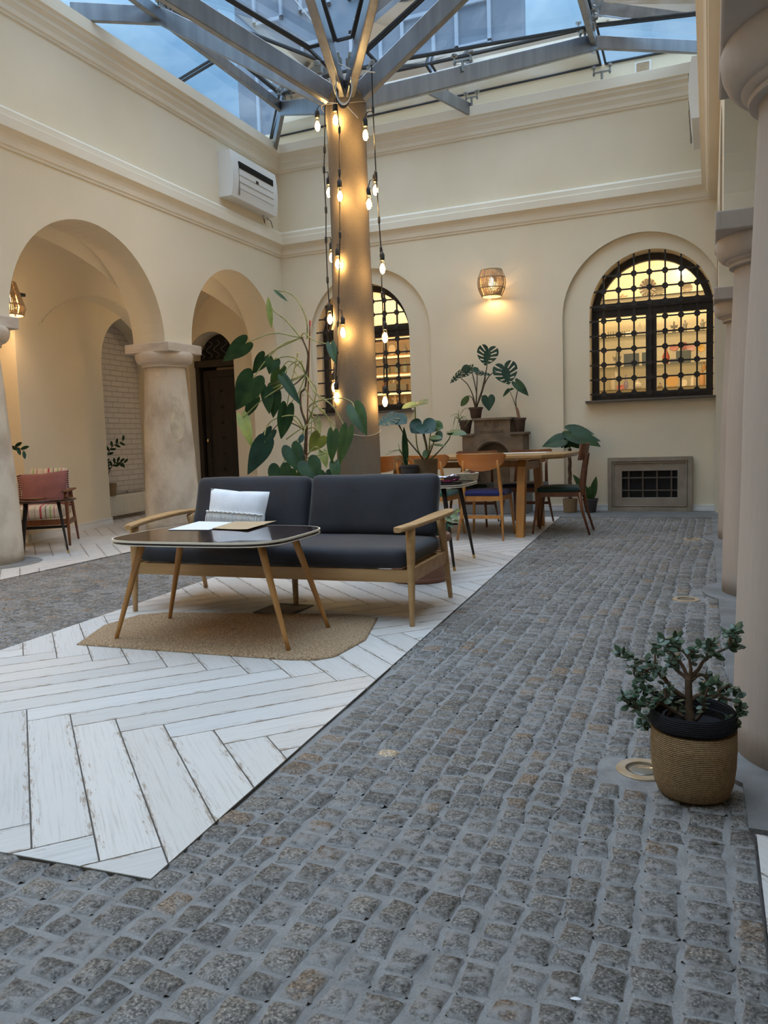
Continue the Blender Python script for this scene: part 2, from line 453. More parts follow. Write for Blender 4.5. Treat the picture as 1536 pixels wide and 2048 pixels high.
def tile_mat():
    m = bpy.data.materials.new('whitewashed_wood_tile')
    n = nodes(m)
    out = N(n, 'ShaderNodeOutputMaterial')
    b = N(n, 'ShaderNodeBsdfPrincipled')
    b.inputs['Roughness'].default_value = 0.38
    L(n, b.outputs[0], out.inputs[0])
    uv = N(n, 'ShaderNodeUVMap')
    mp = N(n, 'ShaderNodeMapping')
    mp.inputs['Scale'].default_value = (2.2, 75.0, 1)
    L(n, uv.outputs[0], mp.inputs['Vector'])
    n1 = N(n, 'ShaderNodeTexNoise')
    n1.inputs['Scale'].default_value = 1.6
    n1.inputs['Detail'].default_value = 8
    n1.inputs['Roughness'].default_value = 0.7
    n1.inputs['Distortion'].default_value = 0.25
    L(n, mp.outputs[0], n1.inputs['Vector'])
    r = N(n, 'ShaderNodeValToRGB')
    e = r.color_ramp.elements
    e[0].position = 0.22
    e[0].color = (0.34, 0.31, 0.28, 1)
    e[1].position = 0.50
    e[1].color = (0.67, 0.64, 0.60, 1)
    x = e.new(0.36)
    x.color = (0.56, 0.53, 0.49, 1)
    L(n, n1.outputs['Fac'], r.inputs['Fac'])
    # worn brown flecks near the long edges
    va = N(n, 'ShaderNodeAttribute')
    va.attribute_name = 'tone'
    sv = N(n, 'ShaderNodeSeparateColor')
    L(n, va.outputs['Color'], sv.inputs[0])
    su = N(n, 'ShaderNodeSeparateXYZ')
    L(n, uv.outputs[0], su.inputs[0])
    fr = N(n, 'ShaderNodeMath', operation='PINGPONG')
    fr.inputs[1].default_value = 0.07
    L(n, su.outputs['Y'], fr.inputs[0])
    n4 = N(n, 'ShaderNodeTexNoise')
    n4.inputs['Scale'].default_value = 1.0
    n4.inputs['Detail'].default_value = 8
    n4.inputs['Roughness'].default_value = 0.75
    mp4 = N(n, 'ShaderNodeMapping')
    mp4.inputs['Scale'].default_value = (14, 90, 1)
    L(n, uv.outputs[0], mp4.inputs['Vector'])
    L(n, mp4.outputs[0], n4.inputs['Vector'])
    k = N(n, 'ShaderNodeMath', operation='MULTIPLY_ADD')
    k.inputs[1].default_value = -4.0
    L(n, fr.outputs[0], k.inputs[0])
    L(n, n4.outputs['Fac'], k.inputs[2])
    mr = N(n, 'ShaderNodeMapRange')
    mr.inputs['From Min'].default_value = 0.49
    mr.inputs['From Max'].default_value = 0.535
    mr.inputs['To Max'].default_value = 0.8
    L(n, k.outputs[0], mr.inputs['Value'])
    m1 = N(n, 'ShaderNodeMix', data_type='RGBA')
    L(n, mr.outputs[0], m1.inputs['Factor'])
    L(n, r.outputs[0], m1.inputs['A'])
    m1.inputs['B'].default_value = (0.30, 0.22, 0.15, 1)
    m2 = N(n, 'ShaderNodeMix', data_type='RGBA', blend_type='MULTIPLY')
    m2.inputs['Factor'].default_value = 1
    L(n, m1.outputs['Result'], m2.inputs['A'])
    L(n, va.outputs['Color'], m2.inputs['B'])
    L(n, m2.outputs['Result'], b.inputs['Base Color'])
    bp = N(n, 'ShaderNodeBump')
    bp.inputs['Strength'].default_value = 0.25
    bp.inputs['Distance'].default_value = 0.004
    L(n, n1.outputs['Fac'], bp.inputs['Height'])
    L(n, bp.outputs[0], b.inputs['Normal'])
    return m
M['tile'] = tile_mat()
M['grout'] = pmat('brown_grout', (0.10, 0.085, 0.07), rough=0.95)

# ------------------------------------------------------------------ mesh builder
class MB:
    def __init__(s):
        s.v, s.f = [], []
    def add(s, vs, fs):
        o = len(s.v)
        s.v += [tuple(p) for p in vs]
        s.f += [tuple(i + o for i in f) for f in fs]
        return s
    def box(s, a, b, mt=None):
        x0, y0, z0 = a
        x1, y1, z1 = b
        vs = [Vector(p) for p in ((x0, y0, z0), (x1, y0, z0), (x1, y1, z0), (x0, y1, z0), (x0, y0, z1), (x1, y0, z1), (x1, y1, z1), (x0, y1, z1))]
        if mt is not None:
            vs = [mt @ p for p in vs]
        return s.add(vs, [(0, 3, 2, 1), (4, 5, 6, 7), (0, 1, 5, 4), (1, 2, 6, 5), (2, 3, 7, 6), (3, 0, 4, 7)])
    def hexa(s, bot, top):
        return s.add(list(bot) + list(top), [(0, 3, 2, 1), (4, 5, 6, 7), (0, 1, 5, 4), (1, 2, 6, 5), (2, 3, 7, 6), (3, 0, 4, 7)])
    def rbox(s, c, h, r, n=6, bulge=0.0, mt=None, wob=0.0, seed=0.0):
        # a rounded box (cushions, rounded wood); bulge swells the z faces
        c, h = Vector(c), Vector(h)
        r = min(r, min(h) * 0.999)
        vs, fs, idx = [], [], {}
        def key(p):
            return tuple(round(q * 1000) for q in p)
        def vert(p):
            k = key(p)
            if k in idx:
                return idx[k]
            q = Vector((p[0] * h.x, p[1] * h.y, p[2] * h.z))
            inn = Vector((h.x - r, h.y - r, h.z - r))
            cl = Vector((max(-inn.x, min(inn.x, q.x)), max(-inn.y, min(inn.y, q.y)), max(-inn.z, min(inn.z, q.z))))
            d = q - cl
            o = cl + d.normalized() * r if d.length > 1e-9 else q
            if bulge:
                o.z += bulge * (1 - p[0] ** 2) * (1 - p[1] ** 2) * (1 if p[2] > 0 else -1) * min(1, abs(p[2]) * 1.2)
            if wob:
                o += Vector(mnoise.noise_vector(o * 5 + Vector((seed, seed, seed)))) * wob
            o = o + c
            if mt is not None:
                o = mt @ o
            idx[k] = len(vs)
            vs.append(o)
            return idx[k]
        # sample denser near the edges
        g = [math.sin((i / n * 2 - 1) * PI / 2) for i in range(n + 1)]
        for ax in range(3):
            for sg in (-1, 1):
                for i in range(n):
                    for j in range(n):
                        q = []
                        for (a, b) in ((i, j), (i + 1, j), (i + 1, j + 1), (i, j + 1)):
                            p = [0, 0, 0]
                            p[ax] = sg
                            p[(ax + 1) % 3] = g[a]
                            p[(ax + 2) % 3] = g[b]
                            q.append(vert(p))
                        if sg < 0:
                            q.reverse()
                        fs.append(tuple(q))
        return s.add(vs, fs)
    def tube(s, pts, rad, n=8, cap=True, flat=1.0):
        pts = [Vector(p) for p in pts]
        if not isinstance(rad, (list, tuple)):
            rad = [rad] * len(pts)
        vs, fs = [], []
        up = None
        for i, p in enumerate(pts):
            a = pts[max(i - 1, 0)]
            b = pts[min(i + 1, len(pts) - 1)]
            t = (b - a)
            if t.length < 1e-9:
                t = Vector((0, 0, 1))
            t.normalize()
            if up is None:
                up = Vector((0, 0, 1)) if abs(t.z) < 0.9 else Vector((0, 1, 0))
            u = t.cross(up)
            if u.length < 1e-6:
                u = t.orthogonal()
            u.normalize()
            w = u.cross(t).normalized()
            up = w
            for k in range(n):
                an = 2 * PI * k / n
                vs.append(p + u * math.cos(an) * rad[i] + w * math.sin(an) * rad[i] * flat)
        for i in range(len(pts) - 1):
            for k in range(n):
                k2 = (k + 1) % n
                fs.append((i * n + k, i * n + k2, (i + 1) * n + k2, (i + 1) * n + k))
        if cap:
            fs.append(tuple(range(n - 1, -1, -1)))
            fs.append(tuple((len(pts) - 1) * n + k for k in range(n)))
        return s.add(vs, fs)
    def lathe(s, prof, c=(0, 0, 0), n=24, wob=0.0, sq=(1, 1)):
        c = Vector(c)
        vs, fs = [], []
        for (r, z) in prof:
            for k in range(n):
                a = 2 * PI * k / n
                rr = r
                if wob:
                    rr = r * (1 + wob * mnoise.noise(Vector((math.cos(a) * 1.5, math.sin(a) * 1.5, z * 2.2))))
                vs.append(c + Vector((math.cos(a) * rr * sq[0], math.sin(a) * rr * sq[1], z)))
        for i in range(len(prof) - 1):
            for k in range(n):
                k2 = (k + 1) % n
                fs.append((i * n + k, i * n + k2, (i + 1) * n + k2, (i + 1) * n + k))
        if prof[0][0] > 1e-6:
            fs.append(tuple(range(n - 1, -1, -1)))
        if prof[-1][0] > 1e-6:
            fs.append(tuple((len(prof) - 1) * n + k for k in range(n)))
        return s.add(vs, fs)
    def prism(s, poly, z0, z1, fn=None):
        n = len(poly)
        vs = [Vector((x, y, z0)) for x, y in poly] + [Vector((x, y, z1)) for x, y in poly]
        if fn:
            vs = [fn(p) for p in vs]
        fs = [tuple(range(n - 1, -1, -1)), tuple(range(n, 2 * n))]
        for i in range(n):
            j = (i + 1) % n
            fs.append((i, j, n + j, n + i))
        return s.add(vs, fs)
    def beam(s, a, b, w, h, up=(0, 0, 1)):
        # rectangular bar from a to b, width w, height h
        a, b = Vector(a), Vector(b)
        t = (b - a).normalized()
        u = t.cross(Vector(up))
        if u.length < 1e-5:
            u = t.orthogonal()
        u.normalize()
        v = u.cross(t).normalized()
        q = lambda p: [p - u * w / 2 - v * h / 2, p + u * w / 2 - v * h / 2, p + u * w / 2 + v * h / 2, p - u * w / 2 + v * h / 2]
        return s.hexa(q(a), q(b))
    def build(s, name, mat, parent=None, smooth=False, bevel=0.0, auto=None):
        me = bpy.data.meshes.new(name)
        off = Vector((0, 0, 0))
        me.from_pydata([tuple(Vector(p)) for p in s.v], [], s.f)
        me.materials.append(mat)
        me.validate()
        import bmesh
        bm = bmesh.new()
        bm.from_mesh(me)
        bmesh.ops.recalc_face_normals(bm, faces=bm.faces)
        if smooth:
            for f in bm.faces:
                f.smooth = True
            if auto:
                for e in bm.edges:
                    if len(e.link_faces) == 2 and e.calc_face_angle(0) > R(auto):
                        e.smooth = False
        bm.to_mesh(me)
        bm.free()
        o = bpy.data.objects.new(name, me)
        COL.objects.link(o)
        if parent is not None:
            o.parent = parent
        if bevel:
            bv = o.modifiers.new('bevel', 'BEVEL')
            bv.width = bevel
            bv.segments = 2
            bv.limit_method = 'ANGLE'
            bv.angle_limit = R(40)
        return o
    def to_local(s, loc, rotz=0.0):
        m = (Matrix.Translation(loc) @ Matrix.Rotation(rotz, 4, 'Z')).inverted()
        s.v = [tuple(m @ Vector(p)) for p in s.v]
        return s

def thing(name, label, cat, loc=(0, 0, 0), rotz=0.0, group=None):
    o = bpy.data.objects.new(name, None)
    COL.objects.link(o)
    o.empty_display_size = 0.1
    o.location = loc
    o.rotation_euler = (0, 0, rotz)
    o['label'] = label
    o['category'] = cat
    if group:
        o['group'] = group
    return o
def tag(o, label, cat, group=None, kind=None):
    o['label'] = label
    o['category'] = cat
    if group:
        o['group'] = group
    if kind:
        o['kind'] = kind
    return o
def struct(o):
    o['kind'] = 'structure'
    return o
def dup(root, loc, rotz, label, group=None):
    r = root.copy()
    COL.objects.link(r)
    r.location = loc
    r.rotation_euler = (0, 0, rotz)
    r['label'] = label
    if group:
        r['group'] = group
    for ch in list(root.children):
        c = ch.copy()
        COL.objects.link(c)
        c.parent = r
        for g in list(ch.children):
            d = g.copy()
            COL.objects.link(d)
            d.parent = c
    return r
def single(name, mb, mat, label, cat, loc, rotz=0.0, group=None, **kw):
    # a thing that is one mesh, with its origin at its base; mb in world coordinates
    mb.to_local(loc, rotz)
    o = mb.build(name, mat, **kw)
    o.location = loc
    o.rotation_euler = (0, 0, rotz)
    return tag(o, label, cat, group)

# ------------------------------------------------------------------ the room
XL, XR, YB = -5.50, 0.06, 9.72        # faces of left wall, right wall, back wall
YF = -1.6                             # behind the camera
ZTOP = 4.97

def arch_wall(mb, a0, a1, z0, z1, ops, fn, t):
    # wall slab in the plane (a, z), thickness 0..t, with arched openings (c, r, zs, zb); fn(a, depth, z) -> point
    def quad(p):
        mb.add([fn(*q) for q in p], [(0, 1, 2, 3)])
    xs = a0
    for (c, r, zs, zb) in sorted(ops):
        l, rr = c - r, c + r
        if l > xs:
            for d in (0, t):
                quad([(xs, d, z0), (l, d, z0), (l, d, z1), (xs, d, z1)])
        K = 28
        pts = [(c - r * math.cos(PI * i / K), zs + r * math.sin(PI * i / K)) for i in range(K + 1)]
        for i in range(K):
            (p, q), (u, v) = pts[i], pts[i + 1]
            for d in (0, t):
                quad([(p, d, q), (u, d, v), (u, d, z1), (p, d, z1)])
                if zb > z0:
                    quad([(p, d, z0), (u, d, z0), (u, d, zb), (p, d, zb)])
            quad([(p, 0, q), (u, 0, v), (u, t, v), (p, t, q)])
        for x in (l, rr):
            quad([(x, 0, zb), (x, t, zb), (x, t, zs), (x, 0, zs)])
        if zb > z0:
            quad([(l, 0, zb), (rr, 0, zb), (rr, t, zb), (l, t, zb)])
        xs = rr
    if a1 > xs:
        for d in (0, t):
            quad([(xs, d, z0), (a1, d, z0), (a1, d, z1), (xs, d, z1)])
    for z in (z0, z1):
        if z == z1 or z0 > 0.5:
            pass
    quad([(a0, 0, z1), (a1, 0, z1), (a1, t, z1), (a0, t, z1)])
    return mb

ZS = 2.09        # top of every abacus
LCOL = [(-0.10), 2.29, 4.79, 7.33]
def arcade_ops(cols, rlist, y_end=None):
    ops = []
    for i in range(len(cols) - 1):
        a, b = cols[i] + 0.24, cols[i + 1] - 0.24
        ops.append(((a + b) / 2, (b - a) / 2, ZS - 0.01, -1.0))
    return ops
lops = arcade_ops(LCOL, None)
lops.append((8.555, 0.985, ZS, -1.0))
mb = MB()
def solid_arcade(mb, ops, a0, a1, fn, t, z1):
    # only the part above the springing: the piers end on the abacuses
    def quad(p):
        mb.add([fn(*q) for q in p], [(0, 1, 2, 3)])
    ops = sorted(ops)
    spans = []
    xs = a0
    for (c, r, zs, zb) in ops:
        if c - r > xs + 1e-4:
            spans.append((xs, c - r))
        xs = c + r
    if a1 > xs:
        spans.append((xs, a1))
    for (p, q) in spans:
        zb = ZS if q < a1 - 0.01 else 0.0
        for d in (0, t):
            quad([(p, d, zb), (q, d, zb), (q, d, z1), (p, d, z1)])
        for x in (p, q):
            quad([(x, 0, zb), (x, t, zb), (x, t, ZS + .02), (x, 0, ZS + .02)])
        quad([(p, 0, zb), (q, 0, zb), (q, t, zb), (p, t, zb)])
    K = 32
    for (c, r, zs, zb) in ops:
        zcr = 3.12 - ZS if r > 0.99 else 3.12 - ZS
        pts = [(c - r * math.cos(PI * i / K), ZS + zcr * math.sin(PI * i / K)) for i in range(K + 1)]
        for i in range(K):
            (p, q), (u, v) = pts[i], pts[i + 1]
            for d in (0, t):
                quad([(p, d, q), (u, d, v), (u, d, z1), (p, d, z1)])
            quad([(p, 0, q), (u, 0, v), (u, t, v), (p, t, q)])
    quad([(a0, 0, z1), (a1, 0, z1), (a1, t, z1), (a0, t, z1)])
    return mb
solid_arcade(mb, lops, YF, YB, lambda a, d, z: Vector((XL - d, a, z)), 0.43, ZTOP)
struct(mb.build('wall_left', M['plaster']))
RCOL = [-0.15, 2.50, 4.92, 7.33]
rops = arcade_ops(RCOL, None)
rops.append((8.555, 0.985, ZS, -1.0))
mb = MB()
solid_arcade(mb, rops, YF, YB, lambda a, d, z: Vector((XR + d, a, z)), 0.43, ZTOP)
struct(mb.build('wall_right', M['plaster']))

# back wall: an outer skin with two tall blind arches, the window wall behind it
mb = MB()
arch_wall(mb, XL - 0.43, XR + 0.5, 0, ZTOP, [(-4.22, 0.875, 2.34, -0.01), (-0.755, 0.90, 2.34, -0.01)], lambda a, d, z: Vector((a, YB + d, z)), 0.055)
arch_wall(mb, XL - 0.43, XR + 0.5, 0, ZTOP, [(-4.345, 0.69, 2.36, 1.33), (-0.655, 0.69, 2.36, 1.33)], lambda a, d, z: Vector((a, YB + 0.055 + d, z)), 0.30)
struct(mb.build('wall_back', M['plaster']))
mb = MB()
mb.box((-8.2, YF - 0.2, 0), (2.6, YF, 5.3))
struct(mb.build('wall_front', M['plaster']))
# set-back strip of wall above the upper cornice, carrying the glass
mb = MB()
mb.box((XL - 0.43, YF, ZTOP - 0.02), (XL - 0.14, YB + 0.3, 5.12))
mb.box((XL - 0.43, YB + 0.12, ZTOP - 0.02), (XR + 0.5, YB + 0.35, 5.22))
mb.box((XR + 0.14, YF, ZTOP - 0.02), (XR + 0.43, YB + 0.3, 5.12))
struct(mb.build('trim_1', M['plaster']))

struct(MB().box((XR - 0.068, YF, 3.515), (XR + 0.015, YB, ZTOP - .01)).build('wall_right', M['plaster']))
def sweep(name, prof, mat):
    mb = MB()
    rows = []
    for (o, z) in prof:
        rows.append([(XL + o, YF, z), (XL + o, YB - o, z), (XR - 0.07 - o, YB - o, z), (XR - 0.07 - o, YF, z)])
    for a, b in zip(rows[:-1], rows[1:]):
        for k in range(3):
            mb.add([a[k], a[k + 1], b[k + 1], b[k]], [(0, 1, 2, 3)])
    o = mb.build(name, mat)
    return struct(o)
sweep('trim_2', [(-0.09, 3.50), (0.012, 3.50), (0.015, 3.525), (0.026, 3.53), (0.03, 3.55), (0.034, 3.58), (0.045, 3.61), (0.07, 3.635), (0.085, 3.645), (0.09, 3.65),
                 (0.09, 3.735), (0.072, 3.742), (0.07, 3.75), (0.07, 3.80), (0.06, 3.815), (0.04, 3.83), (-0.02, 3.835)], M['plasterL'])
sweep('trim_3', [(-0.02, 4.62), (0.012, 4.62), (0.014, 4.645), (0.026, 4.65), (0.032, 4.69), (0.05, 4.73), (0.055, 4.735), (0.058, 4.77), (0.075, 4.80), (0.085, 4.80), (0.09, 4.83),
                 (0.11, 4.845), (0.11, 4.96), (0.10, 4.965), (-0.16, 4.972)], M['plasterL'])

# left gallery: slanted inner wall with niches, end wall with the door, groin vault
PLAN = [(-6.45, YF), (-6.45, 4.0)]
PLAN2 = [(-6.52, 6.01), (-7.01, 7.76)]
mb = MB()
def vwall(mb, pts, z0, z1):
    for (a, b) in zip(pts[:-1], pts[1:]):
        mb.add([(a[0], a[1], z0), (b[0], b[1], z0), (b[0], b[1], z1), (a[0], a[1], z1)], [(0, 1, 2, 3)])
vwall(mb, PLAN, 0, 3.4)
vwall(mb, PLAN2, 0, 3.4)
vwall(mb, [(-7.2, 3.8), (-7.2, 5.95)], 0, 3.4)
arch_wall(mb, 3.99, 6.011, 0, 3.4, [(5.02, 0.98, 1.95, -0.01)], lambda a, d, z: Vector((-6.45 - d - .07 * max(0, a - 4) / 2.01, a - d * .12, z)), 0.75)
# pier beyond the brick niche, and the lunette wall over the niche arch
P5, P6 = Vector((-7.01, 7.76, 0)), Vector((-7.20, 9.12, 0))
def lun(a, d, z):
    p = P5 + (P6 - P5) * a
    return Vector((p.x - d, p.y, z))
K = 24
lp = [(0.0 + 1.0 * (1 - math.cos(PI * i / K)) / 2, 2.0 + 0.66 * math.sin(PI * i / K)) for i in range(K + 1)]
for (p, q), (u, v) in zip(lp[:-1], lp[1:]):
    mb.add([lun(p, 0, q), lun(u, 0, v), lun(u, 0, 3.4), lun(p, 0, 3.4)], [(0, 1, 2, 3)])
    mb.add([lun(p, 0, q), lun(u, 0, v), lun(u, .45, v), lun(p, .45, q)], [(0, 1, 2, 3)])
mb.add([lun(0, 0, 0), lun(0, .45, 0), lun(0, .45, 2.06), lun(0, 0, 2.06)], [(0, 1, 2, 3)])
mb.add([lun(1, 0, 0), lun(1, .45, 0), lun(1, .45, 2.06), lun(1, 0, 2.06)], [(0, 1, 2, 3)])
vwall(mb, [(-7.20, 9.12), (-7.22, 9.95)], 0, 3.4)
struct(mb.build('wall_gallery', M['plaster']))
mb = MB()
mb.add([(-7.42, 7.3, 0), (-7.62, 9.5, 0), (-7.62, 9.5, 3.2), (-7.42, 7.3, 3.2)], [(0, 1, 2, 3)])
mb.add([(-7.42, 7.3, 0), (-7.9, 7.3, 0), (-7.9, 7.3, 3.2), (-7.42, 7.3, 3.2)], [(0, 1, 2, 3)])
struct(mb.build('wall_brick', M['brick']))
mb = MB()      # end wall with the door opening
arch_wall(mb, -7.6, XL - 0.3, 0, 3.5, [(-6.80, 0.395, 2.22, -0.01)], lambda a, d, z: Vector((a, 9.80 + d, z)), 0.30)
struct(mb.build('wall_end', M['plaster']))
# vault
mb = MB()
nS, nY = 100, 700
y0v, y1v = 1.0, 10.6
sp = [-2.55, -0.1, 2.29, 4.79, 7.33, 9.83, 12.2]
grid = []
for j in range(nY + 1):
    row = []
    for i in range(nS + 1):
        s = i / nS
        yy = y0v + (y1v - y0v) * j / nY
        xw = (-6.46 - .035 * max(0, yy - 4)) if yy < 6.0 else (-6.53 - 0.49 * (yy - 6.0) / 1.76 if yy < 7.76 else (-7.02 - 0.19 * (yy - 7.76) / 1.36 if yy < 9.12 else -7.23))
        x = (XL - 0.40) + s * (xw - (XL - 0.40))
        # springing lines run skewed across the gallery
        ys = yy + 0.97 * s
        k = 0
        while ys > sp[k + 1]:
            k += 1
        c, hw = (sp[k] + sp[k + 1]) / 2, (sp[k + 1] - sp[k]) / 2 - 0.01
        u = min(1, abs(ys - c) / hw)
        zA = 2.0 + (1.16 - 0.42 * s) * math.sqrt(max(0, 1 - u * u))
        w = min(1, abs(2 * s - 1))
        zB = 2.0 + 1.16 * math.sqrt(max(0, 1 - w * w))
        row.append((x, yy, max(zA, zB)))
    grid.append(row)
vs = [p for r in grid for p in r]
fs = [(j * (nS + 1) + i, j * (nS + 1) + i + 1, (j + 1) * (nS + 1) + i + 1, (j + 1) * (nS + 1) + i) for j in range(nY) for i in range(nS)]
mb.add(vs, fs)
mb.build('ceiling', M['plaster'], smooth=True)['kind'] = 'structure'
mb = MB()
mb.box((-8.2, YF, 3.55), (XL - 0.43, 10.2, 3.65))
mb.box((XR + 0.43, YF, 3.2), (2.6, 10.2, 3.3))
mb.box((2.3, YF, 0), (2.5, 10.2, 3.2))
mb.box((XR + 0.40, 9.80, 0), (2.5, 10.0, 3.2))
mb.box((-8.2, YF, 0), (-8.1, 10.2, 3.6))
struct(mb.build('ceiling', M['plaster']))
# strip along the right gallery: the window jamb seen between the columns
# baseboards
mb = MB()
def bb(a, b, side, h=0.075, t=0.014):
    a, b = Vector((*a, 0)), Vector((*b, 0))
    d = (b - a).normalized()
    nrm = Vector((d.y, -d.x, 0)) * side
    for (z0, z1, tt) in ((0.004, h * 0.62, t * 1.6), (h * 0.62, h * 0.8, t * 1.1), (h * 0.8, h, t * 1.4)):
        mb.hexa([a + Vector((0, 0, z0)), b + Vector((0, 0, z0)), b + nrm * tt + Vector((0, 0, z0)), a + nrm * tt + Vector((0, 0, z0))],
                [a + Vector((0, 0, z1)), b + Vector((0, 0, z1)), b + nrm * tt + Vector((0, 0, z1)), a + nrm * tt + Vector((0, 0, z1))])
bb((-5.5, YB + .055), (-2.9, YB), 1)
bb((-3.3, YB), (-1.66, YB), 1)
bb((-1.655, YB + 0.055), (-1.135, YB + 0.055), 1)
bb((-0.185, YB + 0.055), (0.14, YB + 0.055), 1)
struct(mb.build('baseboard_back', M['trimwhite']))
mb = MB()
bb((-6.52, 6.01), (-7.01, 7.76), 1, h=0.085)
bb((-7.2, 5.92), (-6.52, 6.0), 1, h=0.085)
bb((-7.01, 7.76), (-7.20, 7.79), 1, h=0.085)
struct(mb.build('baseboard_left', M['trimwhite']))

# ------------------------------------------------------------------ floors
mb = MB()
mb.box((-8.2, YF, -0.12), (2.6, 10.3, -0.035))
o = struct(mb.build('floor', M['sand']))
TILE_POLY = [(-1.13, 1.30), (-1.58, 8.97), (-3.62, 8.90), (-3.02, 1.18)]   # clockwise or not, fixed below
def area(p):
    return sum(p[i][0] * p[(i + 1) % len(p)][1] - p[(i + 1) % len(p)][0] * p[i][1] for i in range(len(p))) / 2
def clip(poly, cl):
    if area(cl) < 0:
        cl = cl[::-1]
    out = poly
    for i in range(len(cl)):
        a, b = cl[i], cl[(i + 1) % len(cl)]
        inp, out = out, []
        if not inp:
            return []
        def side(p):
            return (b[0] - a[0]) * (p[1] - a[1]) - (b[1] - a[1]) * (p[0] - a[0])
        for k in range(len(inp)):
            p, q = inp[k], inp[(k + 1) % len(inp)]
            sp_, sq_ = side(p), side(q)
            if sp_ >= 0:
                out.append(p)
            if (sp_ >= 0) != (sq_ >= 0):
                t = sp_ / (sp_ - sq_)
                out.append((p[0] + (q[0] - p[0]) * t, p[1] + (q[1] - p[1]) * t))
    return out
def inside(p, cl):
    s = 1 if area(cl) > 0 else -1
    for i in range(len(cl)):
        a, b = cl[i], cl[(i + 1) % len(cl)]
        if s * ((b[0] - a[0]) * (p[1] - a[1]) - (b[1] - a[1]) * (p[0] - a[0])) < 0:
            return False
    return True
TW, TL = 0.1405, 0.977
TH = R(-43.4 + 1.1)
OX, OY = -2.212, 1.966
cu, su_ = math.cos(TH), math.sin(TH)
def herring(polys, ztop, name):
    vs, fs, tones, uvs = [], [], [], []
    g = 0.0022
    for m in range(-70, 80):
        for j in range(-9, 10):
            for typ in (0, 1):
                bx, by = m * TW + j * TL, m * TW - j * TL
                if typ == 0:
                    q = [(bx + g, by + g), (bx + TL - g, by + g), (bx + TL - g, by + TW - g), (bx + g, by + TW - g)]
                else:
                    q = [(bx - TW + g, by + g), (bx - g, by + g), (bx - g, by + TL - g), (bx - TW + g, by + TL - g)]
                w = [(OX + cu * a - su_ * b, OY + su_ * a + cu * b) for a, b in q]
                for cl in polys:
                    if not any(-9 < p[0] < 3 and -1 < p[1] < 11 for p in w):
                        continue
                    c = clip(w, cl)
                    if len(c) < 3 or abs(area(c)) < 1e-5:
                        continue
                    tn = rnd.uniform(0.90, 1.03)
                    wm = rnd.uniform(-0.02, 0.02)
                    uo, vo = rnd.uniform(0, 50), rnd.uniform(0, 50)
                    vo = round(vo / 0.14) * 0.14
                    k = len(vs)
                    n = len(c)
                    for z in (ztop, ztop - 0.012):
                        for p in c:
                            vs.append((p[0], p[1], z))
                    def luv(p):
                        a, b = p[0] - OX, p[1] - OY
                        la, lb = cu * a + su_ * b, -su_ * a + cu * b
                        if typ == 0:
                            return (la + uo, (lb - by) + vo)
                        return (lb + uo, (la - bx + TW) + vo)
                    fs.append(tuple(range(k, k + n)))
                    tones.append((tn + wm, tn, tn - wm))
                    uvs.append([luv(p) for p in c])
                    for i in range(n):
                        i2 = (i + 1) % n
                        fs.append((k + i, k + n + i, k + n + i2, k + i2))
                        tones.append((tn + wm, tn, tn - wm))
                        uvs.append([luv(c[i]), luv(c[i]), luv(c[i2]), luv(c[i2])])
    me = bpy.data.meshes.new(name)
    me.from_pydata(vs, [], fs)
    me.materials.append(M['tile'])
    me.uv_layers.new(name='UVMap')
    me.color_attributes.new('tone', 'FLOAT_COLOR', 'CORNER')
    uf, cf = [], []
    for pi, p in enumerate(fs):
        for k in range(len(p)):
            uf += [uvs[pi][k][0], uvs[pi][k][1]]
            cf += [tones[pi][0], tones[pi][1], tones[pi][2], 1.0]
    me.uv_layers['UVMap'].data.foreach_set('uv', uf)
    me.color_attributes['tone'].data.foreach_set('color', cf)
    o = bpy.data.objects.new(name, me)
    COL.objects.link(o)
    return struct(o)
GAL = [(-7.9, 3.0), (-4.86, 3.0), (-4.98, 10.0), (-7.9, 10.0)]
RGT = [(0.105, -0.5), (2.3, -0.5), (2.3, 1.93), (0.105, 1.93)]
herring([TILE_POLY, GAL, RGT], 0.006, 'floor')
mb = MB()
for cl in (TILE_POLY, GAL, RGT):
    cl2 = cl if area(cl) > 0 else cl[::-1]
    mb.prism(cl2, -0.03, 0.0035)
struct(mb.build('floor', M['grout']))
# kerb stones under the columns, concrete band before the back wall
mb = MB()
mb.prism([(0.09, 1.955), (2.3, 1.955), (2.3, 9.7), (0.02, 9.7), (0.05, 4.4)], -0.03, 0.007)
for y in (2.50, 4.92, 7.33):
    mb.lathe([(0.40, -0.03), (0.40, 0.006), (0.39, 0.008), (0, 0.008)], (0.36, y, 0), n=40)
for y in (2.29, 4.79, 7.33):
    mb.lathe([(0.375, -0.03), (0.375, 0.009), (0.37, 0.011), (0, 0.011)], (-5.62, y, 0), n=40)
mb.box((-5.30, YF, -0.03), (-4.97, 3.9, 0.006))
struct(mb.build('floor', M['kerb']))
mb = MB()
mb.prism([(-5.0, 8.98), (0.15, 9.03), (0.15, YB + .06), (-5.9, YB + .06), (-5.9, 8.98)], -0.03, 0.001)
struct(mb.build('floor', M['concrete']))
# thin steel edging of the tiled field
mb = MB()
mb.beam((0.10, -0.5, 0.001), (0.10, 1.94, 0.001), 0.003, 0.010)
struct(mb.build('trim_4', M['greypot']))

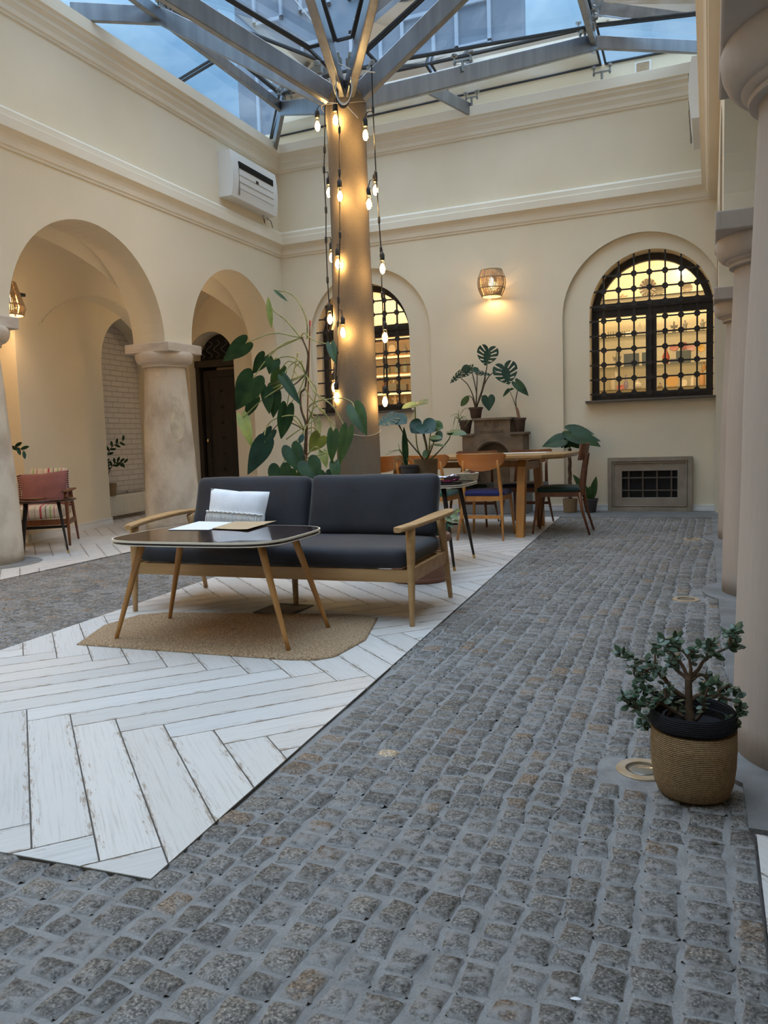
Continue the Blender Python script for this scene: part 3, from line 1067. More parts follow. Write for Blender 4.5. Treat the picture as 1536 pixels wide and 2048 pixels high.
def cobbles():
    rg = np.random.RandomState(3)
    stones = []
    def fill(x0, x1, ya, yb, ok, pw=0.078):
        x = x0
        while x < x1:
            w = pw * rg.uniform(0.80, 1.22)
            y = ya + rg.uniform(0, 0.06)
            while y < yb:
                l = rg.uniform(0.055, 0.096)
                cx, cy = x + w / 2, y + l / 2
                ph = 0.035 * math.sin(cy * 0.9 + 0.5) + 0.007 * math.sin(cy * 3.1 + x * 4)
                if ok(cx + ph, cy):
                    stones.append((cx + ph + rg.uniform(-0.004, 0.004), cy + 0.02 * math.sin(x * 5), w - rg.uniform(0.003, 0.011), l - rg.uniform(0.003, 0.011), rg.uniform(-0.13, 0.13)))
                y += l
            x += w
    def ok_main(x, y):
        if x > 0.098 or y > 9.0:
            return False
        if x < -4.86 - 0.017 * (y - 3) and y > 1.0:
            return False
        q = [(-1.140, 1.315), (-1.590, 9.2), (-3.61, 9.2), (-3.01, 1.20)]
        if inside((x, y), q):
            return False
        for yy in (2.50, 4.92, 7.33):
            if (x - 0.36) ** 2 + (y - yy) ** 2 < 0.42 ** 2:
                return False
        for yy in (2.29, 4.79, 7.33):
            if (x + 5.62) ** 2 + (y - yy) ** 2 < 0.42 ** 2:
                return False
        for (ux, uy) in UPL:
            if (x - ux) ** 2 + (y - uy) ** 2 < 0.098 ** 2:
                return False
        return True
    fill(-5.0, 0.16, 0.55, 9.05, ok_main)
    n = 6
    g = np.array([-1, -0.80, -0.3, 0.3, 0.80, 1])
    U, V = np.meshgrid(g, g)
    U, V = U.ravel(), V.ravel()
    pw = 0.80
    # squircle footprint
    r = np.maximum(np.abs(U), np.abs(V))
    e = (np.abs(U) ** 7 + np.abs(V) ** 7) ** (1 / 7)
    sc = np.where(e > 0, r / np.maximum(e, 1e-6), 1)
    U, V = U * sc, V * sc
    rr = np.maximum(np.abs(U), np.abs(V))
    dome = np.clip((1.0 - np.maximum(np.abs(U), np.abs(V))) / 0.30, 0, 1)
    dome = np.sqrt(1 - (1 - dome) ** 2)
    allv, allf, tone = [], [], []
    F = [(j * n + i, j * n + i + 1, (j + 1) * n + i + 1, (j + 1) * n + i) for j in range(n - 1) for i in range(n - 1)]
    F = np.array(F)
    ring = [i for i in range(n)] + [j * n + n - 1 for j in range(1, n)] + [(n - 1) * n + i for i in range(n - 2, -1, -1)] + [j * n for j in range(n - 2, 0, -1)]
    base = 0
    fl = []
    for (cx, cy, w, l, a) in stones:
        k1 = rg.uniform(-0.13, 0.13, 4)
        hx = w / 2 * (1 + k1[0] * V) + rg.uniform(-1, 1, U.shape) * 0.0013
        hy = l / 2 * (1 + k1[1] * U)
        x = U * hx + rg.uniform(-1, 1, U.shape) * 0.0012
        y = V * hy + rg.uniform(-1, 1, U.shape) * 0.0012
        z = -0.0115 + dome * rg.uniform(0.0110, 0.0150) + (U * k1[2] + V * k1[3]) * 0.010 + rg.uniform(-1, 1, U.shape) * 0.0010
        ca, sa = math.cos(a), math.sin(a)
        X = cx + ca * x - sa * y
        Y = cy + sa * x + ca * y
        allv.append(np.stack([X, Y, z], 1))
        fl.append(F + base)
        base += n * n
        t = rg.uniform(0.66, 1.10)
        u = rg.uniform()
        if u < 0.06:
            c = (1.35 * t, 1.02 * t, 0.75 * t)
        elif u < 0.35:
            c = (1.08 * t, 1.0 * t, 0.90 * t)
        else:
            c = (1.03 * t, 0.99 * t, 0.95 * t)
        tone.append(c)
    # one paler golden stone, as in the middle of the passage
    for i, s in enumerate(stones):
        if abs(s[0] - gold.x) < 0.04 and abs(s[1] - gold.y) < 0.045:
            tone[i] = (3.2, 2.5, 1.7)
    v = np.concatenate(allv)
    f = np.concatenate(fl)
    me = bpy.data.meshes.new('floor_cobbles')
    me.from_pydata(v.tolist(), [], f.tolist())
    me.materials.append(M['cobble'])
    me.polygons.foreach_set('use_smooth', [True] * len(me.polygons))
    ca_ = me.color_attributes.new('tone', 'FLOAT_COLOR', 'POINT')
    cols = np.repeat(np.array([(a, b, c, 1.0) for a, b, c in tone]), n * n, axis=0)
    ca_.data.foreach_set('color', cols.ravel())
    o = bpy.data.objects.new('floor', me)
    COL.objects.link(o)
    struct(o)
gold = onz(792, 1511)
UPL = [(-0.17, 2.24), (-0.12, 4.66), (-0.14, 7.27)]
cobbles()
# sandy joint bed: a gently uneven surface between the stones
mb = MB()
nx, ny = 60, 90
vs = []
for j in range(ny + 1):
    for i in range(nx + 1):
        x, y = -5.1 + 5.3 * i / nx, -1.5 + 10.6 * j / ny
        vs.append((x, y, -0.0055 + 0.0035 * mnoise.noise(Vector((x * 3, y * 3, 0)))))
mb.add(vs, [(j * (nx + 1) + i, j * (nx + 1) + i + 1, (j + 1) * (nx + 1) + i + 1, (j + 1) * (nx + 1) + i) for j in range(ny) for i in range(nx)])
struct(mb.build('floor', M['sand'], smooth=True))
for k, ((x, y), lb) in enumerate(zip(UPL, ('round recessed uplight with golden ring beside the jute basket', 'round recessed uplight in the cobbles near the second right column',
                                         'farthest round uplight in the cobbles near the third right column'))):
    t = thing('ground_uplight', lb, 'floor light', (x, y, -0.001), 0, 'uplights sunk in the cobbles')
    MB().lathe([(0.074, -0.03), (0.074, -0.002), (0.071, 0.0005), (0.048, 0.0), (0.047, -0.004), (0.044, -0.004), (0.044, -0.03)], n=40).build('ring', M['gold'], t, smooth=True, auto=40)
    MB().lathe([(0.047, -0.004), (0.03, -0.002), (0.0001, -0.0015)], n=32).build('lens', M['lens'], t, smooth=True)

# ------------------------------------------------------------------ columns
def column(x, y, rb, rt, mat, label, w=0.30, hole=False):
    t = thing('stone_column', label, 'column', (x, y, 0), 0, 'stone arcade columns')
    prof = []
    zt = 1.84
    for i in range(19):
        u = i / 18
        prof.append((rb - (rb - rt) * u ** 1.5, u * zt))
    MB().lathe(prof, n=48, wob=0.02).build('shaft', mat, t, smooth=True)
    cp = [(rt, zt - 0.005), (rt + 0.025, zt), (rt + 0.028, zt + 0.012), (rt + 0.022, zt + 0.02), (rt + 0.038, zt + 0.028), (rt + 0.045, zt + 0.036)]
    for i in range(9):
        a = PI / 2 * i / 8
        cp.append((rt + 0.045 + 0.055 * math.sin(a) if i else rt + 0.045, zt + 0.036 + 0.098 * (1 - math.cos(a)) if i else zt + 0.037))
    cp.append((rt + 0.09, ZS - 0.09))
    MB().lathe(cp, n=48).build('capital', M['abacus'] if mat == M['stone'] else mat, t, smooth=True, auto=50)
    MB().box((-w, -w, ZS - 0.10), (w, w, ZS)).build('abacus', M['abacus'] if mat == M['stone'] else mat, t, bevel=0.008)
    return t
column(-5.74, 4.79, 0.315, 0.235, M['stone'], 'scuffed pale stone column cut by the left edge of the photo', w=0.29)
c2 = column(-5.71, 7.33, 0.305, 0.22, M['stone'], 'worn pale stone column with flaking plaster between the two left arches', w=0.30)
column(-5.74, 2.29, 0.315, 0.235, M['stone'], 'pale stone column left of the scuffed one, outside the photo', w=0.29)
column(0.345, 2.50, 0.275, 0.225, M['stoneR'], 'nearest tall stone column beside the jade plant basket', w=0.325)
column(0.345, 4.92, 0.275, 0.225, M['stoneR'], 'second stone column on the right, half hidden by the nearest', w=0.325)
column(0.345, 7.33, 0.275, 0.225, M['stoneR'], 'farthest stone column on the right near the arched window', w=0.325)
# relief patch of old plaster on the worn column
mb = MB()
vs, fs = [], []
na, nzz = 14, 22
for j in range(nzz + 1):
    for i in range(na + 1):
        a = R(-50 + 48 * i / na)
        z = 0.98 + 0.54 * j / nzz
        u, v = i / na * 2 - 1, j / nzz * 2 - 1
        ed = max(0, 1 - (u * u + v * v * (1 + 0.5 * u)))
        h = min(1, ed * 3) * (0.010 + 0.008 * mnoise.noise(Vector((a * 6, z * 14, 0))))
        r = 0.305 - 0.085 * (z / 1.84) ** 1.5 - 0.004 + h
        vs.append((r * math.cos(a), r * math.sin(a), z))
for j in range(nzz):
    for i in range(na):
        fs.append((j * (na + 1) + i, j * (na + 1) + i + 1, (j + 1) * (na + 1) + i + 1, (j + 1) * (na + 1) + i))
mb.add(vs, fs)
o = mb.build('plaster_patch', pmat('old_yellow_plaster', (0.64, 0.55, 0.40), (0.50, 0.42, 0.32), scale=14, rough=0.9, bump=0.7, bscale=50), c2, smooth=True)
o['label'] = 'raised yellowish plaster patch'

# ------------------------------------------------------------------ wrapped pillar and glass roof
PX, PY = -2.985, 6.55
PR = 0.195
t = thing('fabric_wrapped_pillar', 'round central pillar wrapped in taupe linen with bulbs hanging round it', 'pillar', (PX, PY, 0))
prof = [(PR + 0.012, 0.0), (PR + 0.008, 0.3), (PR + 0.004, 0.8), (PR, 1.3), (PR - 0.006, 1.8), (PR - 0.014, 2.3), (PR - 0.02, 2.8), (PR - 0.024, 3.2), (PR - 0.022, 3.6), (PR - 0.01, 3.80), (PR - 0.02, 3.95), (PR - 0.06, 4.02)]
pp = []
for a, b in zip(prof[:-1], prof[1:]):
    for k in range(5):
        u = k / 5
        pp.append((a[0] + (b[0] - a[0]) * u, a[1] + (b[1] - a[1]) * u))
pp.append(prof[-1])
MB().lathe(pp, n=64, wob=0.035).build('linen_wrap', M['linen'], t, smooth=True)
mb = MB()
for k, z in enumerate((1.02, 3.86)):
    mb.tube([(math.cos(a) * (PR + 0.02), math.sin(a) * (PR + 0.02), z + 0.03 * math.sin(a * 2 + k)) for a in [2 * PI * i / 32 for i in range(33)]], 0.003, n=5, cap=False)
mb.build('twine', M['cord'], t)

roof = thing('glass_roof', 'inverted pyramid roof of glass panes on steel beams rising from the pillar', 'roof', (PX, PY, 3.9))
def RL(mb_):
    return mb_.to_local((PX, PY, 3.9))
HB = Vector((PX, PY, 3.93))
NX = [-4.95, -3.05, -1.15]
NY = [4.23, 6.6, 8.97]
ZN = 5.12
ring_nodes = [(-4.95, 4.23), (-2.60, 4.23), (-1.15, 4.23), (-1.15, 6.6), (-1.17, 9.05), (-3.05, 9.05), (-4.96, 8.97), (-4.95, 6.6)]
hid = {5}
for i, (x, y) in enumerate(ring_nodes):
    if i in hid:
        continue
    nd = Vector((x, y, ZN))
    d = (nd - HB)
    dh = Vector((d.x, d.y, 0)).normalized()
    a = HB + dh * 0.10 + Vector((0, 0, 0.02))
    sd = dh.cross(Vector((0, 0, 1)))
    t2 = (nd - a).normalized()
    v = Vector((0, 0, 1))
    # deep flat beam: two flanges and a web read as a rectangular tube
    RL(MB().beam(a, nd, 0.075, 0.155)).build('beam', M['steel'], roof, bevel=0.006)
    RL(MB().beam(a - v * 0.083, nd - v * 0.083, 0.055, 0.012)).build('flange', M['steel'], roof)
for i in (0, 2, 3, 6):
    j = (i + 1) % 8
    a, b = ring_nodes[i], ring_nodes[j]
    RL(MB().beam((*a, ZN), (*b, ZN), 0.06, 0.11)).build('ring_beam', M['steel'], roof, bevel=0.005)
j7, j0 = ring_nodes[7], ring_nodes[0]
RL(MB().beam((*j7, ZN), (*j0, ZN), 0.06, 0.11)).build('ring_beam', M['steel'], roof, bevel=0.005)
def strut(a, b, w=0.05, h=0.11):
    RL(MB().beam(a, b, w, h)).build('strut', M['steel'], roof, bevel=0.005)
strut((-4.96, 8.97, ZN), (-5.47, 9.62, 4.93), h=0.16)
strut((-4.95, 6.6, ZN), (-5.52, 6.02, 5.02), h=0.16)
strut((-4.95, 4.23, ZN), (-5.62, 3.6, 5.04), h=0.14)
strut((-1.17, 9.05, ZN), (0.0, 9.60, 5.05), h=0.13)
strut((-1.15, 6.6, ZN), (0.10, 6.0, 5.04), h=0.13)
strut((-3.02, 8.95, 4.98), (-2.72, 9.66, 4.93), w=0.03, h=0.15)
# panes: inner facets falling to the pillar, outer strips to the walls
GO = 0.17
def pane(poly, shrink=0.02, th=0.012, edge=True):
    c = sum((Vector(p) for p in poly), Vector()) / len(poly)
    q = [Vector(p) + (c - Vector(p)).normalized() * shrink * 1.6 for p in poly]
    nrm = (q[1] - q[0]).cross(q[2] - q[0]).normalized()
    if nrm.z < 0:
        nrm = -nrm
    n = len(q)
    mb = MB()
    mb.add(q, [tuple(range(n))])
    pn = RL(mb).build('pane', M['roofglass'], roof)
    if edge:
        e = MB()
        for i in range(n):
            e.beam(q[i], q[(i + 1) % n], 0.022, 0.022)
        RL(e).build('seal', M['rubber'], pn)
hubg = HB + Vector((0, 0, 0.10 + GO))
rn = [Vector((x, y, ZN + GO)) for x, y in ring_nodes]
for i in range(8):
    a, b = rn[i], rn[(i + 1) % 8]
    da = (a - hubg); db = (b - hubg)
    pane([hubg + da * 0.10, a, b, hubg + db * 0.10])
zl = 5.10
def W_(x, y, z=zl):
    return Vector((x, y, z))
XLg, XRg, YBg = XL - 0.16, XR + 0.16, YB + 0.13
outer = [
    [rn[6], rn[7], W_(XLg, 6.6), W_(XLg, 7.78), W_(-4.955, 7.78, ZN + GO)][0:0],
    [rn[6], W_(-4.95, 7.78, ZN + GO), W_(XLg, 7.78), W_(XLg, YBg, 5.12)],
    [W_(-4.95, 7.78, ZN + GO), rn[7], W_(-4.95, 5.4, ZN + GO), W_(XLg, 5.4), W_(XLg, 7.78)],
    [W_(-4.95, 5.4, ZN + GO), rn[0], W_(XLg, 4.0), W_(XLg, 5.4)],
    [rn[6], rn[5], W_(-3.05, YBg, 5.20), W_(XLg, YBg, 5.16)],
    [rn[5], rn[4], W_(-1.17, YBg, 5.22), W_(-3.05, YBg, 5.20)],
    [rn[4], W_(XRg, 9.05, 5.14), W_(XRg, YBg, 5.2), W_(-1.17, YBg, 5.22)],
    [rn[4], rn[3], W_(XRg, 6.6), W_(XRg, 9.05, 5.14)],
    [rn[3], rn[2], W_(XRg, 4.23), W_(XRg, 6.6)],
]
for p in outer:
    if p:
        pane(p)
for k in range(2):
    x0, x1 = (XLg, -2.6) if k == 0 else (-2.6, XRg)
    for (ya, yb) in ((4.2, 1.3), (1.3, YF)):
        pane([W_(x0, ya, 5.28), W_(x1, ya, 5.28), W_(x1, yb, 5.28), W_(x0, yb, 5.28)], edge=False)
# glass clamps: cross plates with two or four bolts and round heads
def clamp(p, dirv, n=2, s=0.085):
    p = Vector(p)
    d = Vector(dirv).normalized()
    e = d.cross(Vector((0, 0, 1))).normalized()
    root = MB()
    root.beam(p - d * s, p + d * s, 0.03, 0.012)
    if n > 2:
        root.beam(p - e * s, p + e * s, 0.03, 0.012)
    root.tube([p - Vector((0, 0, 0.10)), p], 0.014)
    pts = [d, -d] + ([e, -e] if n > 2 else [])
    for q in pts:
        c = p + q * s
        root.tube([c - Vector((0, 0, 0.035)), c + Vector((0, 0, 0.05))], 0.009)
        root.lathe([(0.026, 0.048), (0.030, 0.052), (0.030, 0.066), (0.024, 0.07)], c, n=16)
        root.lathe([(0.015, -0.02), (0.015, -0.005)], c, n=6)
    RL(root).build('glass_clamp', M['fitting'], roof)
up = Vector((0, 0, 1))
clamp((-4.86, 8.86, ZN + 0.10), (1, -1, 0), 4)
clamp((-1.25, 8.95, ZN + 0.10), (1, 1, 0), 4)
clamp((-1.13, 8.75, ZN + 0.08), (0, 1, 0), 2)
clamp((-4.90, 6.62, ZN + 0.10), (1, 0, 0), 4)
clamp((-2.70, 9.62, 5.06), (1, 0, 0), 2, 0.07)
clamp((-1.17, 9.70, 5.08), (1, 0, 0), 2, 0.09)
clamp((-2.20, 7.55, 4.53), (1, 0, 0), 2, 0.08)
clamp((-4.3, 8.8, ZN + 0.05), (1, 0, 0), 2, 0.08)
for i in (7, 0, 1, 2, 3):
    d = (rn[i] - hubg)
    d.z = 0
    d.normalize()
    q = HB + d * 0.26 + up * 0.22
    RL(MB().box(q - Vector((0.045, 0.02, 0.03)), q + Vector((0.045, 0.02, 0.03))).lathe([(0.028, 0.03), (0.03, 0.05), (0.03, 0.07), (0.024, 0.075)], q, n=16)).build('glass_clamp', M['fitting'], roof)
# upper facade of the house behind, seen through the glass
t = thing('upper_facade', 'blue grey house facade with pale window frames above the glass roof', 'facade', (-6.2, 13.0, 5.6))
MB().box((-1.9, 0, 0), (3.4, 0.3, 6)).build('facade_wall', M['facade'], t)
for k in range(5):
    x = -1.5 + k * 0.95
    mb = MB()
    for z in (0.7, 2.9):
        mb.box((x, -0.05, z), (x + 0.06, 0, z + 1.7)).box((x + 0.55, -0.05, z), (x + 0.61, 0, z + 1.7)).box((x, -0.05, z), (x + 0.61, 0, z + 0.06)).box((x, -0.05, z + 1.64), (x + 0.61, 0, z + 1.7)).box((x, -0.05, z + 1.0), (x + 0.61, 0, z + 1.04))
    mb.build('window_frame', M['facadeframe'], t)

# ------------------------------------------------------------------ string lights
def bulb(parent, p, loc, tilt=0.0):
    # p: centre of the bulb's round part, world; socket above
    p = Vector(p) - Vector(loc)
    s = MB().lathe([(0.019, 0.068), (0.021, 0.075), (0.021, 0.12), (0.012, 0.135), (0.006, 0.145)], p, n=14)
    so = s.build('socket', M['black'], parent, smooth=True, auto=40)
    MB().lathe([(0.0005, -0.052), (0.012, -0.048), (0.024, -0.035), (0.031, -0.012), (0.030, 0.008), (0.023, 0.035), (0.017, 0.06), (0.016, 0.07)], p, n=18).build('glass', M['bulbglass'], so, smooth=True)
    MB().lathe([(0.0005, -0.042), (0.014, -0.034), (0.0225, -0.012), (0.0215, 0.008), (0.011, 0.034), (0.0005, 0.045)], p, n=12).build('filament', M['bulb'], so, smooth=True)
DY = 0.45
def bp(px, py, y):
    return at(px, py, y + DY)
strings = [
    ('black cord of bulbs hanging just left of the pillar', [(650, 205, 6.0), (649, 300, 6.02), (648, 340, 6.03), (652, 420, 6.03), (652, 480, 6.04), (655, 560, 6.05), (658, 605, 6.05)],
     [(635, 252, 6.02, 648, 212), (658, 385, 6.16, 650, 345), (664, 515, 6.12, 654, 475), (660, 638, 6.0, 658, 600)]),
    ('black cord of bulbs down the left front of the pillar', [(672, 195, 5.86), (679, 260, 5.83), (679, 345, 5.82), (680, 470, 5.82), (677, 600, 5.82), (676, 650, 5.84), (675, 700, 5.88), (671, 760, 5.92)],
     [(671, 240, 5.86, 672, 200), (680, 392, 5.82, 678, 355), (676, 528, 5.88, 679, 490), (686, 665, 5.83, 677, 620), (669, 775, 6.04, 672, 735), (673, 795, 5.93, 672, 750)]),
    ('black cord of bulbs down the right side of the pillar', [(743, 130, 5.9), (746, 220, 5.9), (752, 350, 5.93), (758, 440, 5.95), (762, 500, 5.97), (764, 590, 6.0), (767, 640, 6.0), (768, 720, 6.05), (768, 765, 6.06)],
     [(731, 270, 5.84, 745, 222), (751, 380, 6.02, 752, 345), (738, 408, 5.83, 748, 358), (765, 537, 5.95, 762, 505), (770, 675, 6.0, 767, 640), (770, 803, 6.07, 768, 760)]),
]
for lb, path, bl in strings:
    loc = tuple(bp(*path[0]))
    t = thing('string_light', lb, 'string lights', loc, 0, 'strings of warm bulbs round the pillar')
    pts = [bp(*p) - Vector(loc) for p in path]
    mb = MB().tube(pts, 0.0055, n=6)
    for p in pts[1:-1]:
        mb.lathe([(0.005, -0.035), (0.012, -0.02), (0.012, 0.02), (0.005, 0.035)], p, n=8)
    mb.build('cord', M['black'], t)
    for (bx, by, y, cx, cy) in bl:
        p = bp(bx, by, y)
        bulb(t, p, loc)
        a = bp(cx, cy, y + 0.0) - Vector(loc)
        b = p - Vector(loc) + Vector((0, 0, 0.14))
        MB().tube([a, (a + b) / 2 + Vector((-0.012 if bx < cx else 0.012, 0, 0.02)), b], 0.004, n=6).build('lead', M['black'], t)
# loose white cables and the coil at the pillar head
t = thing('cable_coil', 'coil of black and white cables tied at the head of the pillar', 'cable', tuple(bp(690, 200, 5.82)))
base = bp(690, 200, 5.82)
mb = MB()
for k in range(4):
    mb.tube([Vector((0.065 * math.cos(a), -0.01 * k, 0.06 + (0.10 + 0.012 * k) * math.sin(a))) for a in [PI * 0.9 + i * PI * 1.25 / 14 for i in range(15)]], 0.005, n=5)
mb.build('black_loop', M['black'], t)
mb = MB()
for k in range(2):
    mb.tube([Vector((0.075 * math.cos(a) + 0.01, -0.03 - 0.01 * k, 0.09 + (0.13 + 0.015 * k) * math.sin(a))) for a in [PI * 0.85 + i * PI * 1.3 / 14 for i in range(15)]], 0.0045, n=5)
mb.tube([bp(590, 0, 5.6) - base, bp(655, 80, 5.7) - base, bp(662, 120, 5.75) - base, bp(700, 138, 5.8) - base, bp(750, 145, 5.8) - base], 0.005, n=5)
mb.tube([bp(655, 205, 5.82) - base, bp(690, 208, 5.81) - base, bp(716, 236, 5.8) - base], 0.003, n=5)
mb.build('white_cable', M['whitewire'], t)

# ------------------------------------------------------------------ wall units, vent
def ac_unit(label, loc, rotz, Lx, Hz, D):
    # local: x along the wall, -y out of the wall, z up from the base
    t = thing('air_conditioner', label, 'air conditioner', loc, rotz, 'white wall air conditioners')
    mb = MB()
    K = 10
    prof = [(-D * 0.80 - D * 0.20 * math.sin(PI * (0.08 + 0.84 * i / K)), Hz * i / K) for i in range(K + 1)]
    poly = [(0, 0)] + prof + [(0, Hz)]
    for (x0, x1, k) in ((0.0, 0.035, 1.0), (0.035, Lx - 0.035, 0.985), (Lx - 0.035, Lx, 1.0)):
        vs = [(x0, p[0] * k, p[1]) for p in poly] + [(x1, p[0] * k, p[1]) for p in poly]
        n = len(poly)
        mb.add(vs, [tuple(range(n)), tuple(range(2 * n - 1, n - 1, -1))] + [(i, (i + 1) % n, n + (i + 1) % n, n + i) for i in range(n)])
    mb.build('casing', M['acwhite'], t)
    g = MB().box((Lx * 0.14, -D * 1.0, Hz * 0.66), (Lx * 0.90, -D * 0.8, Hz * 0.80))
    go = g.build('outlet', M['dark'], t)
    f = MB()
    for k in range(3):
        f.box((Lx * 0.15, -D * 1.012, Hz * (0.68 + 0.035 * k)), (Lx * 0.89, -D * 0.99, Hz * (0.685 + 0.035 * k)))
    f.build('louvre', M['black'], go)
    s = MB()
    for k in range(3):
        z = Hz * (0.20 + 0.15 * k)
        s.box((Lx * 0.14, -D * 1.004, z), (Lx * 0.90, -D * 0.98, z + 0.004))
    s.box((Lx * 0.13, -D * 1.002, 0.03), (Lx * 0.135, -D * 0.9, Hz * 0.64))
    s.build('panel_groove', M['greystone'], t)
    MB().box((Lx * 0.50, -D * 1.012, Hz * 0.50), (Lx * 0.55, -D * 0.98, Hz * 0.57)).build('sensor', M['black'], t)
    return t
ac = ac_unit('white wall air conditioner above the left cornice near the corner', (XL + 0.0, 8.28, 3.94), R(90), 1.06, 0.54, 0.21)
mb = MB()
mb.tube([(1.05, -0.03, 0.0), (1.12, -0.05, -0.02), (1.17, -0.05, -0.10)], 0.005, n=5)
mb.build('loose_wire', M['black'], ac)
MB().tube([(0.90, -0.06, 0.0), (0.93, -0.07, -0.10), (0.96, -0.05, -0.03)], 0.004, n=5).build('loose_wire', M['maroon'], ac)
ac_unit('white wall air conditioner seen edge on at the top right', (XR - 0.07, 9.32, 3.93), R(-90), 0.92, 0.57, 0.20)
t = thing('wall_vent', 'small square vent grille in the white strip above the upper cornice', 'vent', (-0.72, YB + 0.12, 5.0))
MB().box((-0.10, -0.02, -0.01), (0.08, 0.01, 0.16)).build('frame', M['acwhite'], t)
mb = MB()
for k in range(9):
    mb.box((-0.08, -0.026, 0.008 + 0.016 * k), (0.06, -0.015, 0.016 + 0.016 * k))
mb.build('slats', M['kraft'], t)

# ------------------------------------------------------------------ arched windows with grilles
def window(n, cx, label):
    y = YB + 0.055 + 0.22
    r, zs, zb = 0.685, 2.36, 1.33
    fw = 0.075
    mb = MB()
    def P(x, d, z):
        return (cx + x, y + d, z)
    # arched outer frame
    K = 28
    out_ = [(-r, zb)] + [(-r * math.cos(PI * i / K), zs + r * math.sin(PI * i / K)) for i in range(K + 1)] + [(r, zb)]
    ri = r - fw
    inn = [(-ri, zb + fw)] + [(-ri * math.cos(PI * i / K), zs + ri * math.sin(PI * i / K)) for i in range(K + 1)] + [(ri, zb + fw)]
    m_ = len(out_)
    for i in range(m_):
        j = (i + 1) % m_
        a, b, c, d = out_[i], out_[j], inn[j], inn[i]
        mb.add([P(a[0], 0, a[1]), P(b[0], 0, b[1]), P(c[0], 0, c[1]), P(d[0], 0, d[1]),
                P(a[0], .07, a[1]), P(b[0], .07, b[1]), P(c[0], .07, c[1]), P(d[0], .07, d[1])], [(0, 1, 2, 3), (7, 6, 5, 4), (3, 2, 6, 7), (0, 4, 5, 1)])
    mb.box(P(-r + .01, -0.02, 2.42), P(r - .01, 0.05, 2.50))
    mb.box(P(-r + .01, -0.005, 2.34), P(r - .01, 0.05, 2.42))
    mb.box(P(-0.06, -0.012, zb + .02), P(0.06, 0.05, 2.40))
    mb.box(P(-0.012, -0.03, zb + .02), P(0.012, 0.05, 2.38))
    mb.box(P(-r, -0.02, zb), P(r, 0.05, zb + 0.09))
    o = mb.build('window_%d' % n, M['frame'])
    struct(o)
    g = MB()
    g.add([P(-ri, .04, zb + fw), P(ri, .04, zb + fw), P(ri, .04, zs)] + [P(ri * math.cos(PI * i / K), .04, zs + ri * math.sin(PI * i / K)) for i in range(1, K)] + [P(-ri, .04, zs)], [tuple(range(K + 3))])
    g.build('pane', M['paneglass'], o)
    s = MB().box((cx - r - 0.05, YB - 0.035, zb - 0.022), (cx + r + 0.04, y + 0.02, zb + 0.004))
    s.build('sill', M['sill'], o, bevel=0.004)
    # grille
    gy = YB + 0.085
    t = thing('window_grille', label, 'grille', (cx, gy, zb), 0, 'black iron grilles on the arched windows')
    xs = [cx - 0.525 + 0.173 * k for k in range(7)]
    zsn = [1.41 + 0.173 * k for k in range(9)]
    def ztop(x):
        return zs + math.sqrt(max(0.0, 0.70 ** 2 - (x - cx) ** 2)) + 0.02
    for x in xs:
        MB().box((x - .0095, -0.009, zb + 0.02), (x + .0095, 0.009, ztop(x))).to_local((cx, 0, zb)).build('upright_bar', M['iron'], t)
    for z in zsn:
        hw = 0.735 if z < zs + 0.05 else math.sqrt(max(0, 0.70 ** 2 - (z - zs) ** 2)) + 0.06
        MB().box((-hw, -0.022, z - .009 - zb), (hw, -0.008, z + .009 - zb)).build('cross_bar', M['iron'], t)
    ros = None
    for x in xs:
        for z in zsn:
            if z < ztop(x) - 0.08:
                if ros is None:
                    mb = MB()
                    for rot in (0, 45):
                        mt = Matrix.Rotation(R(rot + 8), 4, 'Y')
                        mb.box((-0.033, -0.012, -0.014), (0.033, 0.012, 0.014), mt)
                        mb.box((-0.014, -0.012, -0.033), (0.014, 0.012, 0.033), mt)
                    ros = mb.build('rosette', M['iron'], t)
                    r2 = ros
                else:
                    r2 = ros.copy()
                    COL.objects.link(r2)
                r2.location = (x - cx, -0.015, z - zb)
    return o
window(1, -4.345, 'arched iron grille half hidden behind the wrapped pillar')
window(2, -0.655, 'arched iron grille on the right window above the cellar vent')

# the lit shop rooms behind the two windows
mb = MB()
for (x0, x1) in ((-5.35, -3.30), (-1.62, 0.62)):
    mb.box((x0, 11.35, 0.9), (x1, 11.45, 3.4))
    mb.box((x0 - .05, 10.10, 0.9), (x0, 11.45, 3.4))
    mb.box((x1, 10.10, 0.9), (x1 + .05, 11.45, 3.4))
    mb.box((x0, 10.10, 0.85), (x1, 11.45, 0.9))
    mb.box((x0, 10.10, 3.4), (x1, 11.45, 3.45))
struct(mb.build('wall_shop', M['shopwall']))
SHY = 11.0
def shelf_unit(label, x0, x1, zsv, led=True, glass=True):
    t = thing('display_shelf', label, 'shelf', ((x0 + x1) / 2, 11.30, zsv[0]))
    o = Vector(((x0 + x1) / 2, 11.30, zsv[0]))
    for i, z in enumerate(zsv):
        s = MB().box((x0 - o.x, -0.42, z - o.z), (x1 - o.x, 0.04, z + 0.012 - o.z)).build('shelf_board', M['shelfglass'] if glass else M['chairlight'], t)
        if led:
            MB().box((x0 - o.x, -0.02, z + 0.0 - o.z - 0.035), (x1 - o.x, 0.0, z - o.z - 0.008)).build('led_strip', M['led'], s)
    return t
def shz(px, py, Y=SHY):
    return at(px, py, Y)
z1, z2, z3, z0 = shz(1320, 671).z, shz(1320, 732).z, shz(1320, 776).z, shz(1320, 628).z
shelf_unit('glass display shelves lit behind the right arched window', -1.58, 0.58, [z3 - 0.01, z2, z1, shz(1320, 594).z], led=False)
z4 = shz(1320, 594).z
SHELVES = [z3 + 0.002, z2 + 0.012, z1 + 0.012, z4 + 0.012]
